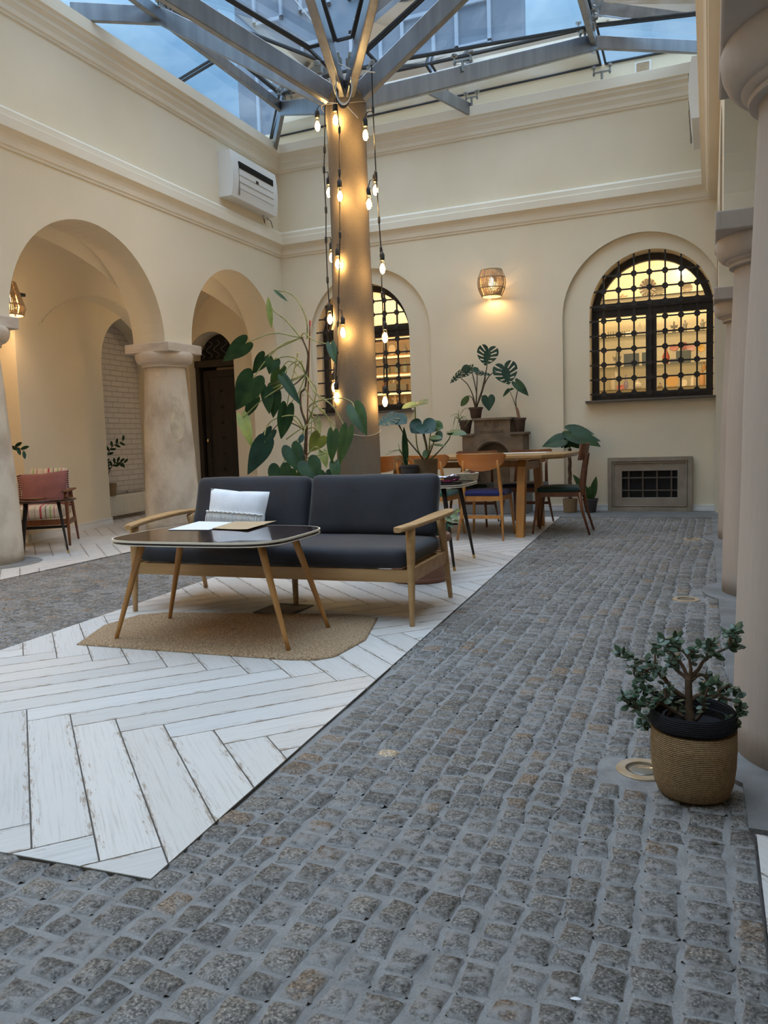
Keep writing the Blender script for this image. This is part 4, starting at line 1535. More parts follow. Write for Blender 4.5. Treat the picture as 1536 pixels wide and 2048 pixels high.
single('led_tube', MB().box((-1.5, 11.26, z0 - .005), (0.55, 11.29, z0 + 0.03)), M['led'], 'glowing warm light strip across the shop wall behind the right window', 'light strip', (-0.5, 11.28, z0))
single('wall_lamp_bulb', MB().lathe([(0.0005, -.05), (0.04, -.03), (0.05, 0), (0.04, 0.03), (0.0005, 0.05)], at(1361, 543, 11.2), n=14), emat('shop_bulb', (1, .75, .4), 30), 'bright bulb glowing in the top right of the right window', 'bulb', tuple(at(1361, 543, 11.2)), smooth=True)
def area(name_, loc, rot, sx_, sy_, pw, col):
    l = bpy.data.lights.new(name_, 'AREA')
    l.shape = 'RECTANGLE'
    l.size, l.size_y, l.energy, l.color = sx_, sy_, pw, col
    o = bpy.data.objects.new(name_, l)
    o.location = loc
    o.rotation_euler = rot
    COL.objects.link(o)
    return o
area('shop_ceiling_light', (-0.6, 10.75, 3.35), (0, 0, 0), 1.6, 0.5, 24, (1.0, 0.80, 0.54))
area('shop_ceiling_light', (-4.35, 10.75, 3.35), (0, 0, 0), 1.6, 0.5, 30, (1.0, 0.82, 0.58))
area('shop_fill_light', (-0.6, 10.22, 2.2), (R(90), 0, 0), 1.3, 1.2, 10, (1.0, 0.80, 0.54))  # fill added behind the window frame to brighten the shelves
area('shop_fill_light', (-4.35, 10.22, 2.2), (R(90), 0, 0), 1.3, 1.2, 8, (1.0, 0.78, 0.48))
area2 = None
def shopitem(kind, px, py, wpx, hpx, mat, label, Y=SHY, cat=None):
    # px,py = middle of the foot
    b = at(px, py, Y)
    near = min(SHELVES, key=lambda q: abs(q - b.z))
    if abs(near - b.z) < 0.09:
        b.z = near + 0.0005
    k = (at(px + 10, py, Y) - b).length / 10
    w, h = wpx * k, hpx * k
    mb = MB()
    if kind == 'box':
        mb.rbox((b.x, b.y, b.z + h / 2), (w / 2, 0.05, h / 2), 0.006, n=2)
    elif kind == 'vase':
        mb.lathe([(w * .25, 0), (w * .5, h * .2), (w * .5, h * .42), (w * .16, h * .7), (w * .14, h * .88), (w * .25, h)], b, n=14)
    elif kind == 'bottle':
        mb.lathe([(w * .5, 0), (w * .5, h * .6), (w * .2, h * .75), (w * .18, h)], b, n=12)
    elif kind == 'saint':
        mb.lathe([(w * .45, 0), (w * .42, h * .12), (w * .28, h * .16), (w * .36, h * .45), (w * .42, h * .66), (w * .2, h * .76), (w * .17, h * .86), (w * .18, h * .93), (w * .02, h)], b, n=12)
        mb.tube([b + Vector((w * .2, 0, h * .6)), b + Vector((w * .55, -.02, h * .72))], w * .07, n=6)
    elif kind == 'angel':
        mb.lathe([(w * .3, 0), (w * .28, h * .15), (w * .18, h * .45), (w * .22, h * .65), (w * .10, h * .75), (w * .14, h * .86), (w * .02, h)], b, n=12)
        for sg in (-1, 1):
            mb.add([b + Vector((0, .01, h * .55)), b + Vector((sg * w * .6, .01, h * .72)), b + Vector((sg * w * .45, .01, h * .42)),
                    b + Vector((0, .03, h * .55)), b + Vector((sg * w * .6, .03, h * .72)), b + Vector((sg * w * .45, .03, h * .42))], [(0, 1, 2), (3, 5, 4), (0, 3, 4, 1), (1, 4, 5, 2), (2, 5, 3, 0)])
    elif kind == 'plate':
        for j in range(1):
            mb.add(*disc(b + Vector((0, 0, h / 2)), w / 2, h / 2))
    elif kind == 'model':
        mb.box((b.x - w / 2, b.y - .03, b.z), (b.x + w / 2, b.y + .03, b.z + h * .45))
        mb.prism([(b.x - w * .3, b.z + h * .45), (b.x + w * .3, b.z + h * .45), (b.x, b.z + h * .9)], b.y - .03, b.y + .03, fn=lambda p: Vector((p.x, p.z, p.y)))
        mb.tube([b + Vector((0, 0, h * .85)), b + Vector((0, 0, h))], .003, n=5)
        for sg in (-1, 1):
            mb.lathe([(w * .07, 0), (w * .07, h * .6), (0.0005, h * .8)], b + Vector((sg * w * .42, 0, 0)), n=8)
    elif kind == 'flower':
        for j in range(14):
            a = 2 * PI * j / 14
            e = b + Vector((math.cos(a) * w / 2, -.02, h / 2 + math.sin(a) * h / 2))
            mb.tube([b + Vector((0, 0, h * .5)), e], [w * .05, w * .10], n=6)
        mb.tube([b, b + Vector((0, 0, h * .5))], w * .05, n=6)
    elif kind == 'figures':
        for j in range(5):
            q = b + Vector((w * (j / 4 - .5) * .85, 0, 0))
            mb.lathe([(w * .07, 0), (w * .06, h * .5), (w * .07, h * .7), (0.0005, h)], q, n=8)
    elif kind == 'clock':
        mb.add(*disc(b + Vector((0, 0, h / 2)), w / 2, h / 2))
        mb.lathe([(w * .3, 0), (w * .2, h * .1)], b, n=8)
    o = single(kind_names[kind], mb, mat, label, cat or kind_names[kind].replace('_', ' '), tuple(b), smooth=kind not in ('box', 'model'), auto=45)
    return o
def disc(c, rx, rz, n=24, t=0.015):
    vs = [c + Vector((rx * math.cos(2 * PI * i / n), -t, rz * math.sin(2 * PI * i / n))) for i in range(n)] + [c + Vector((rx * math.cos(2 * PI * i / n), t, rz * math.sin(2 * PI * i / n))) for i in range(n)]
    return vs, [tuple(range(n)), tuple(range(2 * n - 1, n - 1, -1))] + [(i, (i + 1) % n, n + (i + 1) % n, n + i) for i in range(n)]
kind_names = dict(box='gift_box', vase='glass_vase', bottle='bottle', saint='saint_figurine', angel='angel_figurine', plate='round_plate', model='church_model', flower='dried_flower_ball', figures='figurine_group', clock='table_clock')
mm = {}
def cm(c, r=0.5):
    k = tuple(c)
    if k not in mm:
        mm[k] = pmat('shop_goods_%d' % len(mm), c, rough=r)
    return mm[k]
W2I = [
    ('flower', 1296, 592, 34, 38, (.20, .16, .10), 'grey spiky dried flower ball above the transom of the right window'),
    ('flower', 1318, 592, 22, 22, (.24, .20, .12), 'smaller dried flower ball right of the big spiky one'),
    ('flower', 1374, 585, 22, 22, (.35, .28, .18), 'round bushy ball high at the right of the right window'),
    ('angel', 1245, 598, 18, 12, (.45, .35, .2), 'small pale figure at the left above the transom of the right window'),
    ('figures', 1227, 674, 24, 16, (.28, .24, .15), 'row of dark little figures at the left of the upper shelf'),
    ('figures', 1249, 672, 22, 15, (.22, .20, .13), 'second row of little figures left of the church model'),
    ('model', 1280, 670, 24, 28, (.42, .36, .24), 'twin towered church model on the upper shelf left of the mullion'),
    ('box', 1258, 675, 12, 10, (.80, .74, .60), 'small white box in front of the church model'),
    ('figures', 1322, 668, 20, 12, (.16, .15, .10), 'low dark figures just right of the mullion on the upper shelf'),
    ('angel', 1348, 666, 13, 26, (.13, .11, .08), 'dark winged angel figurine on the upper shelf'),
    ('saint', 1370, 664, 11, 27, (.24, .22, .16), 'grey standing saint figurine on the upper shelf'),
    ('saint', 1405, 660, 12, 26, (.24, .22, .16), 'saint figurine with raised arm at the right end of the upper shelf'),
    ('box', 1263, 732, 30, 27, (.055, .065, .06), 'large dark green box on the middle shelf left of the mullion'),
    ('box', 1290, 731, 12, 28, (.06, .07, .065), 'narrow dark box beside the mullion on the middle shelf'),
    ('angel', 1234, 735, 15, 34, (.20, .18, .13), 'thin metal candle figure left of the large dark green box'),
    ('box', 1367, 725, 30, 27, (.055, .065, .05), 'large dark box in the middle of the right pane'),
    ('vase', 1332, 724, 13, 38, (.33, .06, .03), 'red glass vase right of the mullion'),
    ('flower', 1348, 702, 18, 14, (.50, .22, .17), 'red flower bunch behind the large dark box'),
    ('flower', 1368, 700, 16, 16, (.30, .11, .09), 'dark red flower bunch above the large dark box'),
    ('flower', 1382, 703, 18, 16, (.60, .34, .28), 'pink flower bunch right of the dark red one'),
    ('flower', 1402, 704, 16, 16, (.65, .42, .12), 'orange flower bunch at the right edge of the right window'),
    ('box', 1351, 739, 14, 7, (.10, .10, .09), 'small black box under the middle shelf'),
    ('bottle', 1408, 740, 10, 16, (.45, .25, .08), 'amber jar at the right end of the middle shelf'),
    ('plate', 1344, 778, 24, 24, (.60, .33, .09), 'round amber plate standing on the bottom shelf'),
    ('clock', 1368, 773, 13, 15, (.75, .62, .40), 'small round clock right of the amber plate'),
    ('bottle', 1385, 773, 8, 26, (.72, .60, .42), 'tall pale bottle on the bottom shelf'),
    ('bottle', 1404, 772, 13, 34, (.50, .25, .09), 'brown bottle at the right end of the bottom shelf'),
    ('vase', 1320, 778, 10, 10, (.30, .20, .10), 'small brown bowl beside the mullion on the bottom shelf'),
    ('vase', 1252, 778, 9, 30, (.30, .24, .30), 'mauve glass vase on the bottom shelf left of the mullion'),
    ('vase', 1275, 779, 20, 22, (.60, .52, .38), 'wide pale glass vase on the bottom shelf near the mullion'),
    ('bottle', 1225, 782, 12, 32, (.50, .42, .28), 'squat beige bottle at the left end of the bottom shelf'),
    ('flower', 1241, 782, 16, 10, (.65, .25, .20), 'pink flower cluster at the bottom left of the right window'),
    ('bottle', 1232, 755, 8, 16, (.62, .54, .40), 'slim pale bottle below the middle shelf at the left'),
]
for (kd, px, py, w, h, c, lb) in W2I:
    shopitem(kd, px, py, w, h, cm(c), lb)
# left window: wooden shelves with LED strips, glasses and storage boxes
zr = [at(800, y, SHY).z for y in (810, 784, 748, 711, 674)]
t = thing('display_shelf', 'lit wooden shelves behind the left arched window', 'shelf', (-4.35, 11.30, zr[0] - .01))
for i, z in enumerate(zr):
    s = MB().box((-0.98, -0.40, z - zr[0]), (0.98, 0.04, z - zr[0] + 0.016)).build('shelf_board', M['chairlight'], t)
    if i:
        MB().box((-0.98, -0.40, z - zr[0] - 0.03), (0.98, -0.385, z - zr[0] - 0.002)).build('led_strip', M['led'], s)
W1I = [
    ('clock', 785, 706, 14, 18, (.60, .48, .30), 'framed round picture on the top shelf behind the left window'),
    ('bottle', 810, 704, 9, 17, (.24, .22, .18), 'grey canister on the top shelf behind the left window'),
    ('bottle', 774, 745, 14, 20, (.20, .21, .14), 'large olive jar nearest the pillar behind the left window'),
    ('bottle', 795, 744, 12, 21, (.20, .21, .14), 'middle olive jar behind the left window'),
    ('bottle', 811, 743, 12, 21, (.24, .24, .17), 'right olive jar behind the left window'),
    ('box', 787, 780, 16, 13, (.19, .17, .12), 'left dark storage tin behind the left window'),
    ('box', 808, 779, 14, 12, (.19, .17, .12), 'right dark storage tin behind the left window'),
    ('vase', 788, 768, 6, 12, (.50, .40, .25), 'small vase on the left storage tin behind the left window'),
    ('angel', 791, 808, 14, 18, (.55, .42, .25), 'pale figurine on the lowest shelf behind the left window'),
    ('bottle', 811, 806, 10, 13, (.26, .22, .15), 'dark jar on the lowest shelf behind the left window'),
    ('vase', 769, 780, 9, 26, (.28, .12, .06), 'reddish vase beside the pillar behind the left window'),
]
SHELVES[:] = [z + 0.016 for z in zr]
for (kd, px, py, w, h, c, lb) in W1I:
    shopitem(kd, px, py, w, h, cm(c), lb)

# ------------------------------------------------------------------ door in the gallery end wall
o = MB()
K = 20
cx_, r_ = -6.80, 0.39
o.box((cx_ - r_, 9.95, 0), (cx_ - r_ + 0.07, 10.03, 2.22)).box((cx_ + r_ - 0.05, 9.95, 0), (cx_ + r_, 10.03, 2.22)).box((cx_ - r_, 9.93, 2.12), (cx_ + r_, 10.03, 2.22))
dr = struct(o.build('door_1', M['frame']))
lf = MB().box((cx_ - r_ + 0.12, 9.99, 0.01), (cx_ + r_ - .03, 10.04, 2.07))
lf.box((cx_ - r_ + 0.12, 9.975, 0.01), (cx_ - r_ + 0.20, 10.0, 2.07))
for zz in (0.01, 1.97):
    lf.box((cx_ - r_ + 0.12, 9.978, zz), (cx_ + r_ - .03, 10.0, zz + 0.10))
leaf_ = lf.build('leaf', M['doorwood'], dr)
mb = MB()
for k in range(8):
    for xx in (-0.18, 0.03):
        c = Vector((cx_ + xx + 0.0, 9.985, 0.25 + k * 0.235 + (0.1 if xx > 0 else 0)))
        for rot in (0, 45):
            mt = Matrix.Translation(c) @ Matrix.Rotation(R(rot), 4, 'Y')
            mb.box((-0.022, -0.008, -0.006), (0.022, 0.008, 0.006), mt).box((-0.006, -0.008, -0.022), (0.006, 0.008, 0.022), mt)
mb.build('studs', M['iron'], leaf_)
fl = MB()
for k in range(5):
    x0 = cx_ - 0.27 + k * 0.13
    pts = []
    for i in range(26):
        u = i / 25
        pts.append((x0 + 0.05 * math.sin(u * 2 * PI * 1.5) + 0.02 * u, 9.965, 2.25 + 0.26 * u * math.sqrt(max(0.1, 1 - ((x0 - cx_) / 0.42) ** 2))))
    fl.tube(pts, 0.006, n=5)
fl.build('fanlight_scroll', pmat('scroll_iron', (0.09, 0.075, 0.055), rough=0.5), dr)
MB().box((-7.35, 10.10, 0), (-6.2, 10.16, 3.0)).build('dark_panel', M['dark'], dr)  # black sheet in place of the shade beyond the door
MB().box((cx_ - 0.08, 10.06, 2.075), (cx_ + r_ - .02, 10.08, 2.115)).build('gap_light', M['kraft'], dr)  # beige bar coloured as the light in the gap above the leaf
MB().lathe([(0.012, 0), (0.02, 0.02), (0.012, 0.05)], (cx_ - r_ + 0.16, 9.95, 1.0), n=10).build('door_handle', M['brass'], dr)

# ------------------------------------------------------------------ wicker lamps and added warm fill light
def sconce(px, py, Y, Rr, label, energy, cone=False):
    loc = at(px, py, Y)
    t = thing('wicker_wall_lamp', label, 'wall lamp', tuple(loc))
    H_ = 0.31
    mb = MB()
    prof = [(Rr * (0.55 + 0.47 * math.sin(PI * (0.12 + 0.72 * i / 10)) ** 1.1), -H_ / 2 + H_ * i / 10) for i in range(11)]
    if cone:
        prof = [(Rr * (.86 + .14 * min(1, i / 2) - .062 * max(0, i - 2)), -H_ / 2 + H_ * i / 10) for i in range(11)]
    n = 60
    # woven strands
    for k in range(n):
        a = 2 * PI * k / n
        if (k % 20) == 19:
            continue
        mb.tube([(r * math.cos(a), r * math.sin(a), z) for r, z in prof], 0.0062, n=5)
    for i in (0, 3, 7, 10):
        r, z = prof[i]
        mb.tube([(r * math.cos(2 * PI * k / 32) * 1.01, r * math.sin(2 * PI * k / 32) * 1.01, z) for k in range(33)], 0.008, n=5, cap=False)
    mb.build('wicker_shade', M['wicker'], t)
    MB().lathe([(prof[-1][0], H_ / 2), (0.0005, H_ / 2 + 0.005)], n=32).build('lid', M['wicker'], t)
    MB().lathe([(0.0005, -0.05), (0.03, -0.03), (0.033, 0), (0.02, 0.05), (0.015, 0.07)], n=14).build('bulb', M['lampglow'], t, smooth=True)
    MB().box((-0.02, 0.0, 0.05), (0.02, Rr + 0.05, 0.08)).build('bracket', M['black'], t)
    l = bpy.data.lights.new('lamp_light', 'POINT')
    l.energy, l.color, l.shadow_soft_size = energy, (1.0, 0.68, 0.36), 0.05
    lo = bpy.data.objects.new('lamp_light', l)
    COL.objects.link(lo)
    lo.location = loc + Vector((0, 0, -0.10))
    return t
sconce(983, 567, 9.56, 0.165, 'round wicker wall lamp glowing between the two arched windows', 7)
sconce(16, 598, 5.75, 0.15, 'wicker lamp in the left gallery, cut by the edge of the arch', 14, True)
def pl(loc, e, col=(1.0, 0.70, 0.38), s=0.08):  # unseen fill light without a fixture, added to warm a gallery
    l = bpy.data.lights.new('gallery_fill_light', 'POINT')
    l.energy, l.color, l.shadow_soft_size = e, col, s
    lo = bpy.data.objects.new('gallery_fill_light', l)
    COL.objects.link(lo)
    lo.location = loc
pl((-6.2, 3.0, 2.5), 55)
pl((-6.15, 8.3, 2.55), 5)
pl((1.3, 4.5, 2.7), 2)

# ------------------------------------------------------------------ sofa
SR = R(2.5)
def leg(mb, a, b, ra, rb, n=12):
    a, b = Vector(a), Vector(b)
    mb.tube([a + (b - a) * (i / 6) for i in range(7)], [ra + (rb - ra) * (i / 6) for i in range(7)], n=n)
    return mb
sofa = thing('two_seat_sofa', 'charcoal velvet sofa with light wooden frame and curved armrests', 'sofa', (-2.245, 3.95, 0), SR)
for sx in (-1, 1):
    x = sx * 0.845
    leg(MB(), (x, -0.365, 0.0), (x - sx * 0.005, -0.335, 0.505), 0.0135, 0.026).build('leg', M['beech'], sofa, smooth=True)
    leg(MB(), (x, 0.375, 0.0), (x - sx * 0.01, 0.225, 0.51), 0.0135, 0.026).build('leg', M['beech'], sofa, smooth=True)
    MB().rbox((x - sx * 0.004, -0.04, 0.262), (0.013, 0.31, 0.036), 0.006, n=3).build('side_rail', M['beech'], sofa)
    # curved arm: narrow at the front, wide in the middle, tapering back
    mb = MB()
    st = [(-0.435, 0.020, 0.503, -0.040), (-0.42, 0.030, 0.506, -0.035), (-0.37, 0.034, 0.509, -0.018), (-0.28, 0.037, 0.514, 0.002), (-0.15, 0.042, 0.521, 0.018),
          (0.0, 0.048, 0.527, 0.030), (0.12, 0.050, 0.530, 0.036), (0.22, 0.044, 0.530, 0.032), (0.29, 0.034, 0.529, 0.024), (0.31, 0.020, 0.529, 0.02)]
    vs, fs = [], []
    n = 12
    for (y, hw, z, dx) in st:
        for k in range(n):
            a = 2 * PI * k / n
            ca, sa = math.cos(a), math.sin(a)
            ex = (abs(ca) ** 0.6) * (1 if ca > 0 else -1) * hw
            ez = (abs(sa) ** 0.6) * (1 if sa > 0 else -1) * 0.0135
            vs.append((x + sx * dx + ex, y, z + ez))
    for i in range(len(st) - 1):
        for k in range(n):
            fs.append((i * n + k, i * n + (k + 1) % n, (i + 1) * n + (k + 1) % n, (i + 1) * n + k))
    fs += [tuple(range(n)), tuple((len(st) - 1) * n + k for k in range(n))]
    mb.add(vs, fs)
    mb.build('armrest', M['beech'], sofa, smooth=True, auto=50)
leg(MB(), (0.01, 0.0, 0.0), (0.01, 0.0, 0.24), 0.015, 0.020).build('support_leg', M['beech'], sofa, smooth=True)
MB().rbox((0, -0.335, 0.256), (0.832, 0.013, 0.034), 0.006, n=3).build('front_rail', M['beech'], sofa)
MB().rbox((0, 0.30, 0.262), (0.832, 0.013, 0.034), 0.006, n=3).build('back_rail', M['beech'], sofa)
mb = MB()
for k in range(9):
    mb.box((-0.80 + 0.2 * k - 0.02, -0.33, 0.272), (-0.80 + 0.2 * k + 0.02, 0.30, 0.288))
mb.box((-0.83, -0.33, 0.264), (0.83, -0.30, 0.272))
mb.box((-0.83, 0.28, 0.264), (0.83, 0.30, 0.272))
mb.build('slat_base', M['beech'], sofa)
MB().rbox((0, -0.03, 0.343), (0.815, 0.335, 0.052), 0.045, n=14, bulge=0.012, wob=0.004).build('seat_cushion', M['velvet'], sofa, smooth=True)
for k, sx in enumerate((-1, 1)):
    mt = Matrix.Translation((sx * 0.407, 0.225, 0.385)) @ Matrix.Rotation(R(-17), 4, 'X')
    mt2 = mt @ Matrix.Translation((0, 0, 0.185)) @ Matrix.Rotation(R(90), 4, 'X')
    MB().rbox((0, 0, 0), (0.405, 0.187, 0.055), 0.045, n=14, bulge=0.016, mt=mt2, wob=0.006, seed=k * 3).build('back_cushion', M['velvet'], sofa, smooth=True)
for sx in (-1, 1):
    mb = MB()
    mb.beam((sx * 0.70, 0.29, 0.27), (sx * 0.70, 0.40, 0.66), 0.03, 0.02, up=(0, 1, 0))
    mb.build('back_post', M['beech'], sofa)
def pillow(mb, w, h, d, n=16, wob=0.004, seed=0):
    # two puffed faces meeting at a sharp seam; local x width, z height, y depth
    for s in (-1, 1):
        vs = []
        for j in range(n + 1):
            for i in range(n + 1):
                u, v = i / n * 2 - 1, j / n * 2 - 1
                pu = u * (1 - 0.05 * (1 - v * v) * 0.0) * (1 - 0.06 * (v * v) * 0)
                pinch = 1 - 0.07 * (1 - (abs(u * v)) ** 0.7) * max(abs(u), abs(v)) ** 6
                y = s * d / 2 * ((1 - abs(u) ** 2.6) * (1 - abs(v) ** 2.6)) ** 0.5
                p = Vector((u * w / 2 * pinch, y, v * h / 2 * pinch))
                p += Vector(mnoise.noise_vector(p * 9 + Vector((seed, 0, seed)))) * wob * (1 - max(abs(u), abs(v)) ** 4)
                vs.append(p)
        mb.add(vs, [(j * (n + 1) + i, j * (n + 1) + i + 1, (j + 1) * (n + 1) + i + 1, (j + 1) * (n + 1) + i) for j in range(n) for i in range(n)])
    return mb
pc = Vector((-2.635, 3.985, 0.545))
pw_ = thing('white_pillow', 'white cotton pillow with fringed lower band leaning on the sofa back', 'pillow', tuple(pc), R(-2))
mt = Matrix.Rotation(R(-14), 4, 'X') @ Matrix.Rotation(R(3), 4, 'Y')
mb = pillow(MB(), 0.43, 0.27, 0.12)
mb.v = [tuple(mt @ Vector(p)) for p in mb.v]
mb.build('cover', M['whitefab'], pw_, smooth=True)
mb = MB()
for k in range(64):
    u = -0.205 + 0.41 * k / 63
    yy = -0.062 * math.sqrt(max(0.02, 1 - (abs(u) / 0.215) ** 2.6)) * 0.93
    z0_ = -0.012 + 0.003 * math.sin(k)
    pts = [Vector((u, yy, z0_)), Vector((u + rnd.uniform(-.003, .003), yy * 0.97 - 0.006, z0_ - 0.035)), Vector((u + rnd.uniform(-.006, .006), yy * 0.7 - 0.008, z0_ - 0.088 + rnd.uniform(-.008, .008)))]
    mb.tube([mt @ p for p in pts], 0.0032, n=4)
pts = []
for k in range(40):
    u = -0.205 + 0.41 * k / 39
    pts.append(mt @ Vector((u, -0.062 * math.sqrt(max(0.02, 1 - (abs(u) / 0.215) ** 2.6)) - 0.002, -0.012 + 0.003 * math.sin(k * 2))))
mb.tube(pts, 0.006, n=6)
fr_ = mb.build('fringe', M['fringe'], pw_)
fr_['kind'] = 'stuff'
fr_['label'] = 'cream knotted fringe band'

# ------------------------------------------------------------------ coffee table and papers
def superell(a, b, e, n=72):
    return [(a * abs(math.cos(t)) ** (2 / e) * (1 if math.cos(t) >= 0 else -1), b * abs(math.sin(t)) ** (2 / e) * (1 if math.sin(t) >= 0 else -1)) for t in [2 * PI * i / n for i in range(n)]]
ct = thing('coffee_table', 'coffee table with glossy dark top, cream edge and splayed light legs', 'table', (-2.24, 3.215, 0), SR)
TZ = 0.515
MB().prism(superell(0.466, 0.345, 4.2), TZ, TZ + 0.004).build('table_top', M['darkgloss'], ct, bevel=0.001)
mb = MB()
se1, se2 = superell(0.469, 0.348, 4.2), superell(0.463, 0.342, 4.2)
mb.prism(se2, TZ - 0.016, TZ - 0.0005)
mb.build('core', M['darkgloss'], ct)
mb = MB()
n = len(se1)
for (z0_, z1_) in ((TZ - 0.0185, TZ - 0.015), (TZ - 0.005, TZ + 0.0042)):
    vs = [(x, y, z0_) for x, y in se1] + [(x, y, z1_) for x, y in se1] + [(x * .985, y * .985, z0_) for x, y in se1] + [(x * .985, y * .985, z1_) for x, y in se1]
    mb.add(vs, [(i, (i + 1) % n, n + (i + 1) % n, n + i) for i in range(n)] + [(n + i, n + (i + 1) % n, 3 * n + (i + 1) % n, 3 * n + i) for i in range(n)] + [(i, (i + 1) % n, 2 * n + (i + 1) % n, 2 * n + i) for i in range(n)])
mb.build('edge_band', M['whiteedge'], ct)
for sx in (-1, 1):
    for sy in (-1, 1):
        l_ = leg(MB(), (sx * 0.480, sy * 0.222, 0.0), (sx * 0.325, sy * 0.165, TZ - 0.018), 0.0095, 0.019, n=14).build('leg', M['legwood'], ct, smooth=True)
    MB().rbox((sx * 0.30, 0, TZ - 0.026), (0.028, 0.225, 0.010), 0.005, n=3).build('leg_mount', M['legwood'], ct)
def sheet(name, quad, mat, label, cat, th=0.0012, z=None, curl=0.0):
    c = sum((Vector(q) for q in quad), Vector()) / 4
    n = 8
    mb = MB()
    for zz in (0, th):
        vs = []
        for j in range(n + 1):
            for i in range(n + 1):
                u, v = i / n, j / n
                p = (Vector(quad[0]) * (1 - u) + Vector(quad[1]) * u) * (1 - v) + (Vector(quad[3]) * (1 - u) + Vector(quad[2]) * u) * v
                p.z += zz + curl * (2 * u - 1) ** 2 * (1 if u > 0.5 else 0.2)
                vs.append(p)
        mb.add(vs, [(j * (n + 1) + i, j * (n + 1) + i + 1, (j + 1) * (n + 1) + i + 1, (j + 1) * (n + 1) + i) for j in range(n) for i in range(n)])
    return single(name, mb, mat, label, cat, tuple(c), smooth=True)
zt_ = TZ + 0.0055
def tq(*pp_):
    return [Vector((p.x, p.y, zt_)) for p in (onz(a, b, zt_) for a, b in pp_)]
sheet('menu_sheet', tq((335, 1060), (418, 1060), (480, 1045), (398, 1043)), M['paper'], 'white menu sheet lying flat on the coffee table', 'menu')
q = tq((424, 1058), (495, 1061), (553, 1044), (470, 1044))
for p in q:
    p.z += 0.002
sheet('kraft_menu', q, M['kraft'], 'brown kraft paper menu on the coffee table right of the white one', 'menu', curl=0.004)

# rug under the table, drain frame
rp_ = [(-2.835, 2.845), (-2.99, 3.20), (-2.97, 3.44), (-2.86, 3.53), (-1.78, 3.76), (-1.62, 3.73), (-1.50, 3.30), (-1.515, 3.00), (-1.575, 2.93), (-1.70, 2.90)]
rc = Vector((-2.24, 3.30, 0.007))
rt_ = thing('jute_rug', 'angular braided jute rug under the coffee table', 'rug', tuple(rc))
NRG = 22
def ring(k):
    s_ = 1 - (k / NRG)
    return [((x - rc.x) * s_, (y - rc.y) * s_) for x, y in rp_]
mb = MB()
def dens(poly, m=7):
    o = []
    for i in range(len(poly)):
        a, b = poly[i], poly[(i + 1) % len(poly)]
        for k in range(m):
            o.append((a[0] + (b[0] - a[0]) * k / m, a[1] + (b[1] - a[1]) * k / m))
    return o
prevr = None
rings_ = []
for k in range(NRG * 2 + 1):
    s_ = 1 - k / (NRG * 2 + 1)
    rr_ = dens([((x - rc.x) * s_, (y - rc.y) * s_) for x, y in rp_])
    z = 0.0108 if k % 2 else 0.0068
    if k == 0:
        z = 0.004
    rings_.append([(x, y, z + 0.001 * mnoise.noise(Vector((x * 60, y * 60, 0)))) for x, y in rr_])
m_ = len(rings_[0])
vs = [(x, y, 0.0) for x, y, z in rings_[0]] + [p for r in rings_ for p in r]
fs = []
for k in range(len(rings_)):
    for i in range(m_):
        fs.append((k * m_ + i, k * m_ + (i + 1) % m_, (k + 1) * m_ + (i + 1) % m_, (k + 1) * m_ + i))
mb.add(vs, fs)
mb.build('braid', M['jute'], rt_, smooth=True)
dt = thing('floor_drain', 'square dark framed floor hatch under the sofa', 'floor hatch', (-2.24, 3.815, 0.007))
mb = MB()
for (a, b) in (((-.125, -.13), (.125, -.105)), ((-.125, .105), (.125, .13)), ((-.125, -.105), (-.10, .105)), ((.10, -.105), (.125, .105))):
    mb.box((a[0], a[1], 0), (b[0], b[1], 0.004))
mb.build('frame', M['black'], dt)
MB().box((-.1, -.105, 0), (.1, .105, 0.002)).build('plate', M['greystone'], dt)

# ------------------------------------------------------------------ dining table and chairs
tb = thing('dining_table', 'long oak dining table with chamfered corners and trestle legs', 'table', (-2.25, 7.62, 0))
tp = [(-1.05, -0.58), (-0.98, -0.62), (0.86, -0.62), (1.03, -0.44), (1.03, 0.44), (0.86, 0.62), (-0.98, 0.62), (-1.05, 0.58)]
MB().prism(tp, 0.742, 0.770).build('table_top', M['tablewood'], tb, bevel=0.004)
MB().prism([(x * 0.985, y * 0.975) for x, y in tp], 0.728, 0.7415).build('under_edge', M['tablewood'], tb)
for sx in (-1, 1):
    x = sx * 0.625
    for sy in (-1, 1):
        mb = MB()
        b0, b1, t0, t1 = sy * 0.52, sy * 0.44, sy * 0.40, sy * 0.30
        mb.hexa([(x - .038, b0, 0), (x + .038, b0, 0), (x + .038, b1, 0), (x - .038, b1, 0)], [(x - .038, t0 - sy * .0, .66), (x + .038, t0, .66), (x + .038, t1, .66), (x - .038, t1, .66)])
        mb.hexa([(x - .038, t0, .66), (x + .038, t0, .66), (x + .038, t1, .66), (x - .038, t1, .66)], [(x - .038, sy * .34, .727), (x + .038, sy * .34, .727), (x + .038, sy * .24, .727), (x - .038, sy * .24, .727)])
        mb.build('leg', M['chairlight'], tb, bevel=0.004)
    MB().box((x - .03, -0.33, 0.62), (x + .03, 0.33, 0.70)).build('cross_beam', M['chairlight'], tb, bevel=0.004)
MB().box((-0.60, -0.03, 0.64), (0.60, 0.03, 0.70)).build('long_beam', M['chairlight'], tb, bevel=0.004)
single('paper_sheet', MB().box((-1.95, 7.75, 0.771), (-1.50, 7.98, 0.7735)), M['paper'], 'white paper lying at the right end of the dining table', 'paper', (-1.72, 7.86, 0.771))

